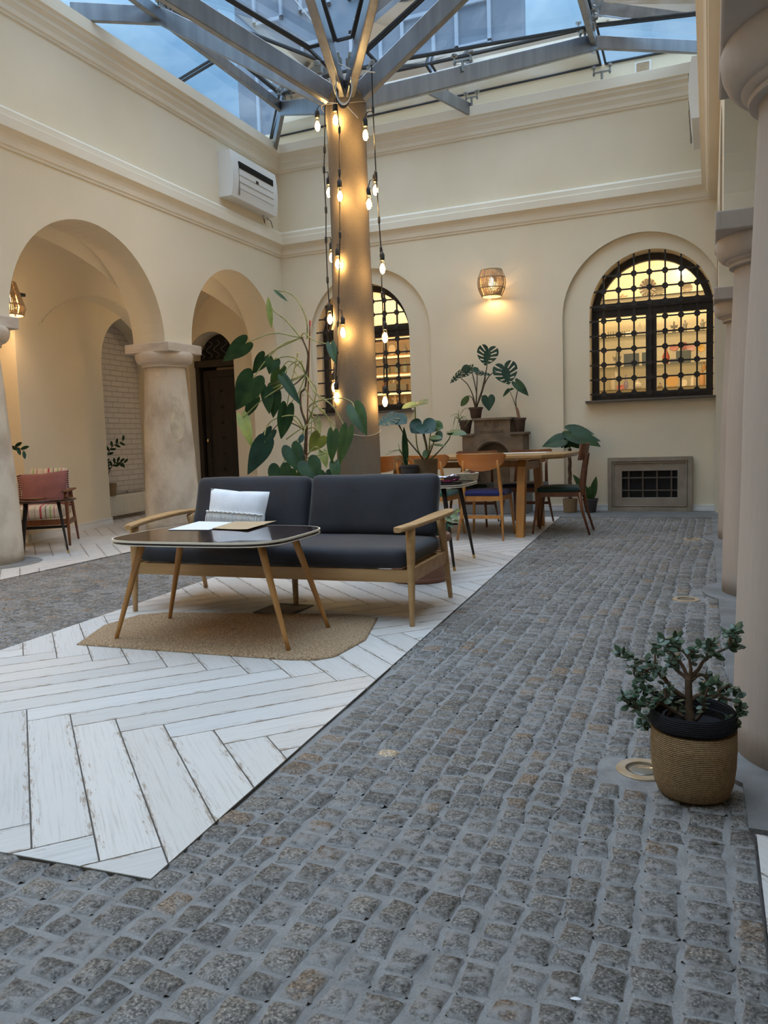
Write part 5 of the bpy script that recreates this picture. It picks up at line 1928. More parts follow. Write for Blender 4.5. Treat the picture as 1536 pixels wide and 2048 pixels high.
def chair(wood, seat, label, loc, rz, style=0, group=None):
    # local: seat faces -y, backrest at +y
    t = thing('dining_chair', label, 'chair', loc, rz, group)
    for sx in (-1, 1):
        leg(MB(), (sx * 0.205, -0.245, 0), (sx * 0.175, -0.185, 0.405), 0.010, 0.017, n=10).build('leg', wood, t, smooth=True)
        if style == 0:
            mb = MB().tube([(sx * 0.215, 0.300, 0), (sx * 0.19, 0.215, 0.25), (sx * 0.175, 0.18, 0.43), (sx * 0.165, 0.215, 0.62), (sx * 0.160, 0.245, 0.735)], [0.010, 0.0145, 0.018, 0.015, 0.010], n=10)
        else:
            mb = MB().tube([(sx * 0.195, 0.285, 0), (sx * 0.185, 0.22, 0.22), (sx * 0.180, 0.19, 0.40)], [0.010, 0.014, 0.019], n=10)
        mb.build('leg', wood, t, smooth=True)
    if style == 0:
        mb = MB()
        vs, fs = [], []
        n = 18
        for layer in (0, 1):
            for j in range(7):
                for i in range(n + 1):
                    u = i / n * 2 - 1
                    v = j / 6
                    topz = 0.800 - 0.010 * (1 - u * u)
                    botz = 0.690 - 0.055 * (1 - abs(u) ** 1.8) + 0.045 * abs(u) ** 6
                    if abs(u) > 0.9:
                        botz += (abs(u) - 0.9) * 0.35
                        topz -= (abs(u) - 0.9) * 0.16
                    z = botz + (topz - botz) * v
                    y = 0.262 - 0.055 * u * u + (0.011 if layer else 0) + 0.02 * (v - 0.5)
                    vs.append((u * 0.232, y, z))
        k = 7 * (n + 1)
        for layer in (0, 1):
            for j in range(6):
                for i in range(n):
                    a = layer * k + j * (n + 1) + i
                    fs.append((a, a + 1, a + n + 2, a + n + 1))
        for i in range(n):
            fs.append((i, i + 1, k + i + 1, k + i))
            a = 6 * (n + 1) + i
            fs.append((a, a + 1, k + a + 1, k + a))
        for j in range(6):
            a = j * (n + 1)
            fs.append((a, a + n + 1, k + a + n + 1, k + a))
            fs.append((a + n, a + 2 * n + 1, k + a + 2 * n + 1, k + a + n))
        mb.add(vs, fs)
        mb.build('backrest', M['chairwood'] if wood != M['chairdark'] else wood, t, smooth=True, auto=40)
    else:
        for sx in (-1, 1):
            mb = MB()
            x = sx * 0.085
            mb.hexa([(x - .022, .165, .36), (x + .022, .165, .36), (x + .022, .215, .36), (x - .022, .215, .36)], [(x - .034, .205, .62), (x + .034, .205, .62), (x + .034, .240, .62), (x - .034, .240, .62)])
            mb.hexa([(x - .034, .205, .62), (x + .034, .205, .62), (x + .034, .240, .62), (x - .034, .240, .62)], [(x - .038, .232, .76), (x + .038, .232, .76), (x + .038, .262, .76), (x - .038, .262, .76)])
            mb.build('back_slat', wood, t, bevel=0.004)
        mb = MB()
        for i in range(10):
            u0, u1 = -1 + 0.2 * i, -0.8 + 0.2 * i
            y0_, y1_ = 0.240 - .045 * u0 * u0, 0.240 - .045 * u1 * u1
            mb.hexa([(u0 * .215, y0_ - .012, .70), (u1 * .215, y1_ - .012, .70), (u1 * .215, y1_ + .006, .70), (u0 * .215, y0_ + .006, .70)],
                    [(u0 * .215, y0_ + .016, .855), (u1 * .215, y1_ + .016, .855), (u1 * .215, y1_ + .034, .855), (u0 * .215, y0_ + .034, .855)])
        mb.build('backrest', wood, t)
    for sx in (-1, 1):
        MB().rbox((sx * 0.178, -0.005, 0.385), (0.011, 0.19, 0.028), 0.005, n=2).build('seat_rail', wood, t)
    MB().rbox((0, -0.19, 0.385), (0.17, 0.011, 0.028), 0.005, n=2).build('seat_rail', wood, t)
    MB().rbox((0, 0.175, 0.385), (0.17, 0.011, 0.028), 0.005, n=2).build('seat_rail', wood, t)
    if style == 0:
        MB().rbox((0, 0.235, 0.215), (0.185, 0.009, 0.017), 0.004, n=2).build('stretcher', wood, t)
    MB().rbox((0, -0.005, 0.425), (0.20, 0.20, 0.024), 0.022, n=9, bulge=0.016).build('seat', seat, t, smooth=True)
    return t
chair(M['chairdark'], M['green'], 'brown wooden chair with bottle green seat at the right end of the dining table', (-1.325, 7.60, 0), R(-90 + 2), 1)
chair(M['chairlight'], M['blue'], 'honey wood chair with royal blue seat, its back to the sofa', (-1.935, 7.14, 0), R(180 + 1), 0)
chair(M['chairlight'], M['teal'], 'honey wood chair with teal seat behind the jute plant basket', (-2.44, 7.10, 0), R(180 - 3), 0)
chair(M['chairlight'], M['navy'], 'honey wood chair just right of the wrapped pillar, mostly hidden', (-2.93, 7.16, 0), R(180 + 2), 0)
chair(M['chairdark'], M['green'], 'chair on the far side of the dining table before the stone fountain', (-2.36, 8.12, 0), R(2), 0)
chair(M['chairdark'], M['navy'], 'dark chair on the far side of the dining table behind its right trestle', (-1.80, 8.20, 0), R(-4), 0)

# ------------------------------------------------------------------ side table behind the sofa
st_ = thing('side_table', 'dark glossy side table with brass leg tips behind the sofa', 'table', (-2.04, 5.52, 0), SR)
SZ = 0.615
MB().prism(superell(0.42, 0.33, 5), SZ - .003, SZ).build('table_top', M['darkgloss'], st_)
MB().prism(superell(0.415, 0.326, 5), SZ - .016, SZ - .0035).build('core', M['darkgloss'], st_)
mb = MB()
sq_ = superell(0.424, 0.334, 5)
n = len(sq_)
for (z0_, z1_) in ((SZ - 0.019, SZ - 0.012), (SZ - .006, SZ + 0.0005)):
    mb.add([(x, y, z0_) for x, y in sq_] + [(x, y, z1_) for x, y in sq_] + [(x * .985, y * .985, z0_) for x, y in sq_] + [(x * .985, y * .985, z1_) for x, y in sq_],
           [(i, (i + 1) % n, n + (i + 1) % n, n + i) for i in range(n)] + [(n + i, n + (i + 1) % n, 3 * n + (i + 1) % n, 3 * n + i) for i in range(n)] + [(i, (i + 1) % n, 2 * n + (i + 1) % n, 2 * n + i) for i in range(n)])
mb.build('edge_band', M['whiteedge'], st_)
for sx in (-1, 1):
    for sy in (-1, 1):
        a, b = Vector((sx * 0.36, sy * 0.30, 0.0)), Vector((sx * 0.27, sy * 0.22, SZ - 0.016))
        l_ = leg(MB(), a, b, 0.0085, 0.019).build('leg', M['doorwood'], st_, smooth=True)
        MB().tube([a, a + (b - a) * 0.06], [0.0092, 0.0105], n=12).build('brass_tip', M['brass'], l_)
MB().box((-0.31, -0.008, 0.30), (0.31, 0.008, 0.315)).build('stretcher', M['doorwood'], st_)
stz = SZ + 0.001
def onst(px, py):
    p = onz(px, py, stz)
    return Vector((p.x, p.y, stz))
mb = MB()
wb = onst(936, 960)
for k in range(6):
    rr_ = superell(0.060 + 0.0015 * k, 0.085 + 0.002 * k, 5, 40)
    mb.tube([wb + Vector((x, y, 0.006 + 0.009 * k)) for x, y in rr_ + rr_[:1]], 0.006, n=6, cap=False)
mb.prism([(wb.x + x, wb.y + y) for x, y in superell(0.060, 0.085, 5, 40)], stz, stz + 0.005)
single('wicker_basket', mb, pmat('pale_wicker', (0.68, 0.58, 0.42), (0.52, 0.43, 0.30), scale=60, rough=0.8), 'small pale wicker basket on the side table', 'basket', tuple(wb), smooth=True)
for k, (dx, dy, dz, where) in enumerate([(-.035, -.05, .050, 'at the front left'), (.03, -.055, .050, 'at the front right'), (-.03, .0, .055, 'left of the middle'), (.03, .005, .055, 'right of the middle'),
                                         (-.03, .055, .050, 'at the back left'), (.03, .055, .050, 'at the back right'), (0, -.02, .074, 'on top of the heap')]):
    p = wb + Vector((dx, dy, dz))
    single('wrapped_sweet', MB().rbox(p, (0.014, 0.013, 0.011), 0.009, n=3), M['maroon'] if k % 2 else M['kraft'], 'small %s sweet in the pale wicker basket, %s' % ('maroon' if k % 2 else 'brown', where), 'sweet', tuple(p - Vector((0, 0, .01))), group='sweets in the wicker basket', smooth=True)
mc_ = onst(890, 968)
single('book', MB().box((mc_.x - .15, mc_.y - .09, stz), (mc_.x + .09, mc_.y + .12, stz + .012)), M['doorwood'], 'flat dark menu folder on the side table under the magenta cloth', 'book', tuple(mc_))
zc = stz + 0.013
def cloth(cx, cy, hw, hd, zb, amp, name, mat, label, seed, rise=0.0):
    n = 12
    vs = []
    for layer in (0, .003):
        for j in range(n + 1):
            for i in range(n + 1):
                u, v = i / n * 2 - 1, j / n * 2 - 1
                vs.append((cx + u * hw, cy + v * hd, zb + layer + amp * abs(mnoise.noise(Vector((u * 1.7, v * 1.7, seed)))) * 2 + rise * max(0, abs(u) - 0.3)))
    k = (n + 1) ** 2
    fs = [(l * k + j * (n + 1) + i, l * k + j * (n + 1) + i + 1, l * k + (j + 1) * (n + 1) + i + 1, l * k + (j + 1) * (n + 1) + i) for l in (0, 1) for j in range(n) for i in range(n)]
    return single(name, MB().add(vs, fs), mat, label, 'napkin', (cx, cy, zb), smooth=True)
cloth(mc_.x - .01, mc_.y + .01, 0.095, 0.075, zc + .001, 0.012, 'napkin', M['plumpot'], 'magenta napkin folded on the side table', 1.3, 0.012)
cloth(mc_.x - .005, mc_.y - .01, 0.080, 0.06, zc + 0.030, 0.012, 'napkin', M['paper'], 'white napkin on top of the magenta one', 4.1, 0.02)
gd = Vector((mc_.x - 0.02, mc_.y + 0.22, stz))
single('glass_dish', MB().lathe([(0.03, 0), (0.05, 0.01), (0.068, 0.045), (0.066, 0.047), (0.047, 0.014), (0.0005, 0.008)], gd, n=20), M['greypot'], 'shallow patterned dish behind the white napkin', 'dish', tuple(gd), smooth=True)

# ------------------------------------------------------------------ gallery furniture on the left
ac_ = thing('striped_armchair', 'wooden armchair with striped upholstery in the left gallery', 'armchair', (-6.295, 5.91, 0), R(36))
for sx in (-1, 1):
    leg(MB(), (sx * 0.335, -0.26, 0), (sx * 0.325, -0.24, 0.535), 0.012, 0.021).build('leg', M['chairdark'], ac_, smooth=True)
    leg(MB(), (sx * 0.335, 0.32, 0), (sx * 0.315, 0.12, 0.54), 0.011, 0.019).build('leg', M['chairdark'], ac_, smooth=True)
    MB().rbox((sx * 0.325, -0.02, 0.548), (0.028, 0.32, 0.011), 0.009, n=4).build('armrest', M['chairdark'], ac_, smooth=True)
    MB().rbox((sx * 0.325, 0.0, 0.235), (0.012, 0.26, 0.026), 0.005, n=2).build('side_rail', M['chairdark'], ac_)
MB().rbox((0, -0.245, 0.245), (0.32, 0.013, 0.03), 0.005, n=2).build('front_rail', M['chairdark'], ac_)
MB().rbox((0, -0.215, 0.195), (0.32, 0.012, 0.015), 0.005, n=2).build('lower_rail', M['doorwood'], ac_)
MB().rbox((0, -0.01, 0.345), (0.295, 0.28, 0.062), 0.04, n=10, bulge=0.01).build('seat_cushion', M['stripe'], ac_, smooth=True)
mt = Matrix.Translation((0, 0.235, 0.36)) @ Matrix.Rotation(R(-16), 4, 'X') @ Matrix.Translation((0, 0, 0.205)) @ Matrix.Rotation(R(90), 4, 'X')
MB().rbox((0, 0, 0), (0.285, 0.215, 0.05), 0.04, n=10, bulge=0.01, mt=mt).build('back_cushion', M['stripe'], ac_, smooth=True)
ppc = Vector((-6.245, 5.98, 0.55))
pp_ = thing('pink_cushion', 'dusty pink cushion edged with maroon pompoms on the striped armchair', 'cushion', tuple(ppc), R(36))
mt = Matrix.Rotation(R(-17), 4, 'X') @ Matrix.Rotation(R(-4), 4, 'Y')
mb = pillow(MB(), 0.46, 0.38, 0.12, seed=5)
mb.v = [tuple(mt @ Vector(p)) for p in mb.v]
mb.build('cover', M['pink'], pp_, smooth=True)
for side in (-1, 1):
    for k in range(16):
        q = mt @ Vector((side * (0.231 - 0.010 * (1 - (k / 7.5 - 1) ** 2)), 0, -0.175 + 0.35 * k / 15))
        MB().rbox(q + Vector((side * .008, 0, 0)), (0.010, 0.010, 0.010), 0.0099, n=3).build('pompom', M['maroon'], pp_, smooth=True)
rt2 = thing('round_side_table', 'low dark table with brass leg tips before the striped armchair', 'table', (-5.67, 5.40, 0))
MB().prism(superell(0.27, 0.27, 2.6), 0.49, 0.508).build('table_top', M['darkgloss'], rt2, bevel=0.003)
for (dx, dy) in ((1, 0.25), (-1.05, -0.35), (-0.2, -1.05)):
    a, b = Vector((dx * 0.215, dy * 0.215, 0)), Vector((dx * 0.15, dy * 0.15, 0.49))
    l_ = leg(MB(), a, b, 0.0075, 0.017).build('leg', M['doorwood'], rt2, smooth=True)
    MB().tube([a, a + (b - a) * 0.07], [0.0085, 0.0095], n=12).build('brass_tip', M['brass'], l_)
single('book', MB().box((-5.87, 5.33, 0.5085), (-5.69, 5.47, 0.516)), M['chairdark'], 'thin brown booklet on the low dark gallery table', 'book', (-5.77, 5.35, 0.5085))
# radiator with a pot on it
p0, p1 = Vector((-7.26, 7.86, 0)), Vector((-7.43, 9.02, 0))
dv = (p1 - p0)
ra = math.atan2(dv.y, dv.x)
rd = thing('radiator', 'cream panel radiator under the white brick niche', 'radiator', tuple(p0), ra)
Lr = dv.length
MB().rbox((Lr / 2, 0.0, 0.195), (Lr / 2, 0.03, 0.135), 0.01, n=3).build('panel', M['radiator'], rd)
mb = MB()
for k in range(34):
    x = 0.05 + (Lr - 0.1) * k / 33
    mb.rbox((x, -0.030, 0.195), (0.009, 0.008, 0.115), 0.006, n=2)
pr = mb.build('ribs', M['radiator'], rd)
mb = MB()
mb.tube([(0.35, 0.0, 0.345), (0.55, 0.0, 0.35), (0.75, 0.02, 0.345), (Lr * 0.9, 0.03, 0.345)], 0.007, n=6)
mb.lathe([(0.016, -0.01), (0.016, 0.02)], (0.62, 0.0, 0.35), n=8)
mb.build('pipe', M['fitting'], rd)
MB().box((0.1, -0.01, 0.0), (0.14, 0.01, 0.07)).build('foot', M['radiator'], rd)
MB().box((Lr - 0.14, -0.01, 0.0), (Lr - 0.10, 0.01, 0.07)).build('foot', M['radiator'], rd)

# ------------------------------------------------------------------ stone fountain and cellar window
mo = thing('stone_wall_fountain', 'brown sandstone fountain block with carved letters and arched niche', 'fountain', (-2.46, 9.66, 0))
mb = MB()
fy = -0.30
def FP(a, d, z):
    return Vector((a, fy + d, z))
arch_wall(mb, -0.38, 0.38, 0.30, 0.985, [(0.0, 0.215, 0.66, 0.32)], FP, 0.34)
mb.box((-0.225, fy, 0.985), (0.225, 0.04, 1.145))
mb.box((-0.38, fy + .2, 0.30), (0.38, 0.04, 0.34))
mb.add([FP(-.38, 0, .3), FP(-.38, .34, .3), FP(-.38, .34, .985), FP(-.38, 0, .985)], [(0, 1, 2, 3)])
mb.add([FP(.38, 0, .3), FP(.38, .34, .3), FP(.38, .34, .985), FP(.38, 0, .985)], [(0, 1, 2, 3)])
mb.build('block', M['sandstone'], mo)
mb = MB()
mb.box((-0.25, fy - 0.025, 1.145), (0.25, 0.04, 1.175))
mb.box((-0.405, fy - 0.02, 0.96), (-0.226, 0.04, 0.99)).box((0.226, fy - 0.02, 0.96), (0.405, 0.04, 0.99))
mb.build('ledge', M['sandstone'], mo, bevel=0.005)
MB().box((-0.24, fy + 0.18, 0.3), (0.24, fy + 0.30, 0.90)).build('niche_back', M['sandstone'], mo)
mb = MB()
pts = [(-0.235, 0.64)] + [(-0.235 * math.cos(PI * i / 20), 0.66 + 0.235 * math.sin(PI * i / 20)) for i in range(21)] + [(0.235, 0.64)]
mb.tube([(x, fy - 0.004, z) for x, z in pts], 0.011, n=6)
mb.build('arch_moulding', M['sandstone'], mo)
MB().box((-0.42, fy - 0.10, 0.0), (0.42, 0.03, 0.27)).build('plinth', M['kerb'], mo, bevel=0.01)
def text(s, size, loc, mat, parent, name):
    cu_ = bpy.data.curves.new(name, 'FONT')
    cu_.body = s
    cu_.size = size
    cu_.extrude = 0.0015
    cu_.align_x = 'CENTER'
    ob = bpy.data.objects.new(name, cu_)
    COL.objects.link(ob)
    dg = bpy.context.evaluated_depsgraph_get()
    me = bpy.data.meshes.new_from_object(ob.evaluated_get(dg))
    bpy.data.objects.remove(ob)
    me.materials.clear()
    me.materials.append(mat)
    o2 = bpy.data.objects.new(name, me)
    COL.objects.link(o2)
    o2.rotation_euler = (R(90), 0, 0)
    o2.location = loc
    o2.parent = parent
    return o2
text('A   D', 0.088, (-0.01, fy - 0.001, 1.065), M['carved'], mo, 'carved_letters')
text('MDCXXXVI FE.', 0.046, (0.0, fy - 0.001, 0.985), M['carved'], mo, 'carved_inscription')

cw = thing('cellar_window', 'moulded grey stone frame round a dark barred cellar opening', 'cellar window', (-0.66, YB + 0.055, 0))
def frame_ring(mb, x0, x1, z0, z1, w, y0, y1):
    mb.box((x0, y0, z0), (x0 + w, y1, z1)).box((x1 - w, y0, z0), (x1, y1, z1)).box((x0 + w, y0, z1 - w), (x1 - w, y1, z1)).box((x0 + w, y0, z0), (x1 - w, y1, z0 + w))
mb = MB()
frame_ring(mb, -0.475, 0.475, 0.0, 0.645, 0.048, -0.075, 0.0)
frame_ring(mb, -0.428, 0.428, 0.047, 0.598, 0.012, -0.060, 0.0)
frame_ring(mb, -0.417, 0.417, 0.058, 0.587, 0.012, -0.070, 0.0)
frame_ring(mb, -0.406, 0.406, 0.069, 0.576, 0.094, -0.055, 0.0)
mb.build('stone_frame', M['greystone'], cw, bevel=0.003)
MB().box((-0.32, -0.012, 0.15), (0.32, -0.004, 0.50)).build('opening_shade_panel', M['dark'], cw)  # flat black panel coloured as the shade of the cellar opening
for k in range(4):
    x = -0.235 + 0.16 * k
    MB().box((x - .009, -0.034, 0.155), (x + .009, -0.024, 0.49)).build('upright_bar', M['sill'], cw)
for z in (0.25, 0.40):
    MB().box((-0.315, -0.045, z - .008), (0.315, -0.034, z + .008)).build('cross_bar', M['sill'], cw)

# ------------------------------------------------------------------ plants
OUT = {   # half outlines from the stalk joint round the lobe to the tip (along, across)
    'heart': [(0, 0), (-.12, .14), (-.20, .38), (-.19, .64), (-.09, .86), (.07, .98), (.26, .97), (.46, .80), (.66, .54), (.83, .29), (.94, .10), (1, 0)],
    'arrow': [(0, 0), (-.08, .14), (-.15, .38), (-.14, .64), (-.05, .85), (.10, .97), (.32, 1.0), (.53, .84), (.73, .55), (.88, .27), (.96, .10), (1, 0)],
    'oval': [(0, 0), (.02, .12), (.08, .42), (.20, .75), (.38, .97), (.55, 1.0), (.72, .86), (.87, .52), (.96, .22), (1, 0)],
    'strap': [(0, .3), (.1, .6), (.3, 1), (.5, 1), (.7, .8), (.85, .5), (.95, .2), (1, 0)],
    'monstera': [(0, 0), (-.14, .10), (-.24, .34), (-.24, .62), (-.13, .86), (.05, .99), (.26, 1.0), (.47, .90), (.67, .68), (.84, .38), (.95, .13), (1, 0)],
    'round': [(0, 0), (-.10, .14), (-.17, .40), (-.15, .68), (-.04, .90), (.14, 1.0), (.36, 1.0), (.58, .88), (.77, .62), (.91, .30), (.97, .12), (1, 0)],
}
def outline(kind, n):
    pts = OUT[kind]
    P_ = [(2 * pts[0][0] - pts[1][0], -pts[1][1])] + list(pts) + [(pts[-1][0], -pts[-2][1])]
    m_ = len(pts) - 1
    out = []
    for k in range(n + 1):
        q = k / n * m_
        i = min(int(q), m_ - 1)
        t = q - i
        r_ = []
        for c_ in (0, 1):
            a_, b_, c2_, d_ = P_[i][c_], P_[i + 1][c_], P_[i + 2][c_], P_[i + 3][c_]
            r_.append(0.5 * ((2 * b_) + (c2_ - a_) * t + (2 * a_ - 5 * b_ + 4 * c2_ - d_) * t * t + (3 * b_ - a_ - 3 * c2_ + d_) * t ** 3))
        out.append((r_[0], max(0, r_[1])))
    return out
def interp(tab, t):
    for (a, b), (c, d) in zip(tab[:-1], tab[1:]):
        if t <= c:
            return b + (d - b) * (t - a) / (c - a)
    return tab[-1][1]
def leafmesh(mb, base, tip, width, nrm, kind='heart', fold=0.25, droop=0.12, nu=8, nv=14):
    base, tip, nrm = Vector(base), Vector(tip), Vector(nrm)
    d = tip - base
    Ln = d.length
    d.normalize()
    side = d.cross(nrm)
    if side.length < 1e-4:
        side = d.orthogonal()
    side.normalize()
    up_ = side.cross(d).normalized()
    if kind == 'monstera':
        nu, nv = 12, 44
    O = outline(kind, nv)
    vs, fs = [], []
    for j in range(nv + 1):
        t = j / nv
        mx_ = t ** 1.25 if kind != 'strap' else O[j][0]
        for i in range(nu + 1):
            s_ = i / nu * 2 - 1
            a = abs(s_)
            al = mx_ + (O[j][0] - mx_) * a ** 1.15
            w = O[j][1] * a * width / 2
            h = fold * w * (1 - 0.55 * w / (width / 2 + 1e-6)) - droop * Ln * (max(al, 0) - 0.15) ** 2
            vs.append(base + d * (al * Ln) + side * (w if s_ > 0 else -w) + up_ * h)
    for j in range(nv):
        for i in range(nu):
            if kind == 'monstera':
                s_ = abs((i + 0.5) / nu * 2 - 1)
                t = (j + 0.5) / nv
                ph = ((t - 0.30) * 7.5) % 1.0
                q_ = int((t - 0.30) * 7.5)
                if 0.30 < t < 0.88 and ph < 0.30 and 0.38 < s_ and not (q_ % 2 and s_ > 0.9):
                    continue
            k = j * (nu + 1) + i
            fs.append((k, k + 1, k + nu + 2, k + nu + 1))
    mb.add(vs, fs)
    return mb
CAMP = Vector((0, 0, CAMH))
def curve3(pts, n=6):
    # smooth path through the points (Catmull-Rom)
    P_ = [Vector(p) for p in pts]
    if len(P_) < 3:
        return P_
    P_ = [P_[0] * 2 - P_[1]] + P_ + [P_[-1] * 2 - P_[-2]]
    out = []
    for i in range(1, len(P_) - 2):
        for k in range(n):
            t = k / n
            a, b, c, d = P_[i - 1], P_[i], P_[i + 1], P_[i + 2]
            out.append(0.5 * ((2 * b) + (c - a) * t + (2 * a - 5 * b + 4 * c - d) * t * t + (3 * b - a - 3 * c + d) * t ** 3))
    out.append(P_[-2])
    return out
class Plant:
    def __init__(s, name, label, cat, loc, group=None):
        s.loc = Vector(loc)
        s.t = thing(name, label, cat, tuple(loc), 0, group)
    def leaf(s, b, tp, w, mat, kind='heart', n=None, fold=.25, droop=.10, side=0.0):
        b, tp = Vector(b), Vector(tp)
        nn = (CAMP - b).normalized() if n is None else Vector(n)
        if n is None:
            d = (tp - b).normalized()
            nn = nn + d.cross(nn) * side + Vector((0, 0, 0.25))
        mb = leafmesh(MB(), b, tp, w, nn, kind, fold, droop)
        mb.to_local(s.loc)
        return mb.build('leaf', mat, s.t, smooth=True)
    def stem(s, pts, r0, r1, mat, name='stem', n=6):
        c = curve3(pts)
        m_ = len(c)
        mb = MB().tube(c, [r0 + (r1 - r0) * i / (m_ - 1) for i in range(m_)], n=n)
        mb.to_local(s.loc)
        return mb.build(name, mat, s.t, smooth=True)
    def pot(s, r0, r1, h, mat, rim=0.0, rimh=0.0, soil=True, name='pot', n=32, dz=0.0):
        prof = [(r0 * .92, 0), (r0, 0.006), (r0 + (r1 - r0) * .9, h * .9 - rimh * 0)]
        if rim:
            prof = [(r0 * .92, 0), (r0, .005), (r1 - rim, h - rimh), (r1, h - rimh + .003), (r1 + .001, h)]
        else:
            prof = [(r0 * .92, 0), (r0, .005), (r1, h)]
        prof += [(r1 - 0.010, h), (r1 - 0.014, h - 0.03), (0.0005, h - 0.032)]
        o = MB().lathe([(a, z + dz) for a, z in prof], n=n).build(name, mat, s.t, smooth=True, auto=40)
        if soil:
            MB().lathe([(r1 - .016, h - .027 + dz), (r1 * .5, h - .020 + dz), (0.0005, h - .022 + dz)], n=20).build('soil', M['soil'], o, smooth=True)
        return o

# tall climbing philodendron behind the sofa
YP = 6.05
def pp2(cx, cy, Y=YP):
    return at(380 + cx / 3.84, 540 + cy / 3.84, Y)
def wpx(w, Y=YP):
    return w / 3.84 / FPX * (Y / 0.93)
root = pp2(875, 1600)
root = Vector((root.x, root.y, 0))
P = Plant('climbing_philodendron', 'tall climbing plant with big heart leaves tied to a stake left of the pillar', 'plant', root)
P.pot(0.13, 0.17, 0.30, M['brownpot'], rim=.012, rimh=.04)
P.stem([root + Vector((0, 0, .28)), pp2(870, 1600), pp2(880, 1400), pp2(892, 1200), pp2(855, 1070), pp2(850, 950), pp2(885, 900), pp2(898, 760), pp2(905, 640), pp2(860, 520)], .013, .008, M['stemdark'], 'main_stem', 8)
P.stem([root + Vector((0.03, 0.03, .27)), pp2(895, 1600), pp2(905, 1000), pp2(922, 395)], .008, .006, M['chairdark'], 'stake', 8)
o = MB().tube([pp2(921, 430), pp2(922, 388)], .0075, n=8).to_local(P.loc).build('stake_tip', pmat('red_tip', (.5, .03, .03)), P.t)
mb = MB()
for (cx, cy) in ((860, 520), (900, 780), (858, 960), (900, 1240), (890, 1330)):
    c = pp2(cx, cy)
    for k in range(9):
        a = rnd.uniform(0, 2 * PI)
        mb.tube([c, c + Vector((math.cos(a) * .02, rnd.uniform(-.01, .01), math.sin(a) * .02)), c + Vector((math.cos(a) * .03, 0, math.sin(a) * .035 - .01))], [.004, .0025, .001], n=4)
mb.to_local(P.loc).build('aerial_roots', M['cord'], P.t)['kind'] = 'stuff'
hb, md, lo_, ll = pp2(850, 520), pp2(890, 800), pp2(880, 1230), pp2(875, 1450)
PL = [  # base, tip, width, material, depth, stem path start, middle points, kind
    ((425, 562), (245, 705), 135, 'leaf', 5.95, hb, [(640, 487)], 'heart'),
    ((598, 205), (625, 440), 42, 'leaflight', 6.0, hb, [(740, 390), (640, 310)], 'oval'),
    ((640, 150), (745, 235), 22, 'leafmid', 6.0, pp2(900, 530), [(893, 380), (820, 225), (740, 168), (700, 165)], 'oval'),
    ((1082, 575), (1118, 725), 68, 'leafmid', 5.95, hb, [(880, 485), (950, 540)], 'heart'),
    ((485, 835), (350, 1080), 205, 'leaf', 5.9, hb, [(700, 580), (570, 710)], 'heart'),
    ((572, 668), (478, 800), 105, 'leaf', 6.1, hb, [(680, 600)], 'heart'),
    ((640, 690), (608, 800), 110, 'leaf', 6.0, md, [(830, 690), (740, 665)], 'heart'),
    ((690, 770), (625, 985), 105, 'leafmid', 6.15, md, [(840, 740), (760, 700)], 'heart'),
    ((715, 825), (850, 1035), 72, 'leaf', 5.85, md, [(840, 700), (760, 740)], 'arrow'),
    ((590, 900), (607, 1105), 95, 'leaf', 6.0, md, [(800, 840), (680, 860)], 'arrow'),
    ((655, 940), (640, 1135), 95, 'leaf', 6.05, md, [(800, 880), (720, 900)], 'arrow'),
    ((500, 985), (420, 1140), 85, 'leaf', 6.2, md, [(760, 850), (620, 920)], 'arrow'),
    ((405, 1135), (478, 1365), 95, 'leaflight', 5.9, md, [(700, 900), (540, 1010)], 'heart'),
    ((745, 1050), (700, 1300), 115, 'leaf', 5.95, md, [(830, 950), (790, 1000)], 'arrow'),
    ((572, 1325), (440, 1580), 150, 'leafteal', 5.8, lo_, [(800, 1120), (640, 1150), (580, 1230)], 'heart'),
    ((625, 1240), (500, 1420), 90, 'leafteal', 6.1, lo_, [(790, 1180), (700, 1170)], 'arrow'),
    ((690, 1520), (700, 1720), 175, 'leaf', 5.9, ll, [(800, 1400), (740, 1440)], 'heart'),
    ((778, 1370), (850, 1560), 155, 'leaf', 5.8, lo_, [(830, 1300), (800, 1320)], 'heart'),
    ((905, 1480), (990, 1640), 175, 'leaf', 5.8, ll, [(880, 1420)], 'heart'),
    ((1000, 1280), (915, 1400), 125, 'leaflight', 6.2, lo_, [(950, 1210)], 'heart'),
    ((1100, 1245), (1085, 1480), 85, 'leafmid', 6.1, lo_, [(960, 1050), (1050, 1120)], 'arrow'),
    ((1208, 1232), (1145, 1500), 105, 'leafmid', 5.85, md, [(960, 940), (1090, 1040), (1170, 1170)], 'heart'),
    ((1265, 1060), (1356, 1272), 130, 'leafmid', 5.95, pp2(905, 1060), [(970, 1010), (1150, 985), (1235, 1010)], 'heart'),
    ((1020, 1400), (1050, 1520), 70, 'leaflight', 6.15, ll, [(960, 1360)], 'heart'),
    ((870, 1260), (840, 1330), 40, 'leafteal', 5.9, lo_, [(890, 1200)], 'oval'),
    ((1110, 1480), (1130, 1620), 80, 'leafmid', 6.1, ll, [(1000, 1420), (1060, 1410)], 'arrow'),
    ((985, 1120), (1000, 1260), 30, 'stem', 6.1, lo_, [(940, 1110)], 'strap'),
    ((820, 1560), (780, 1700), 120, 'leafmid', 6.1, ll, [(850, 1500)], 'heart'),
    ((1040, 1560), (1060, 1700), 110, 'leaf', 6.1, ll, [(960, 1500)], 'heart'),
]
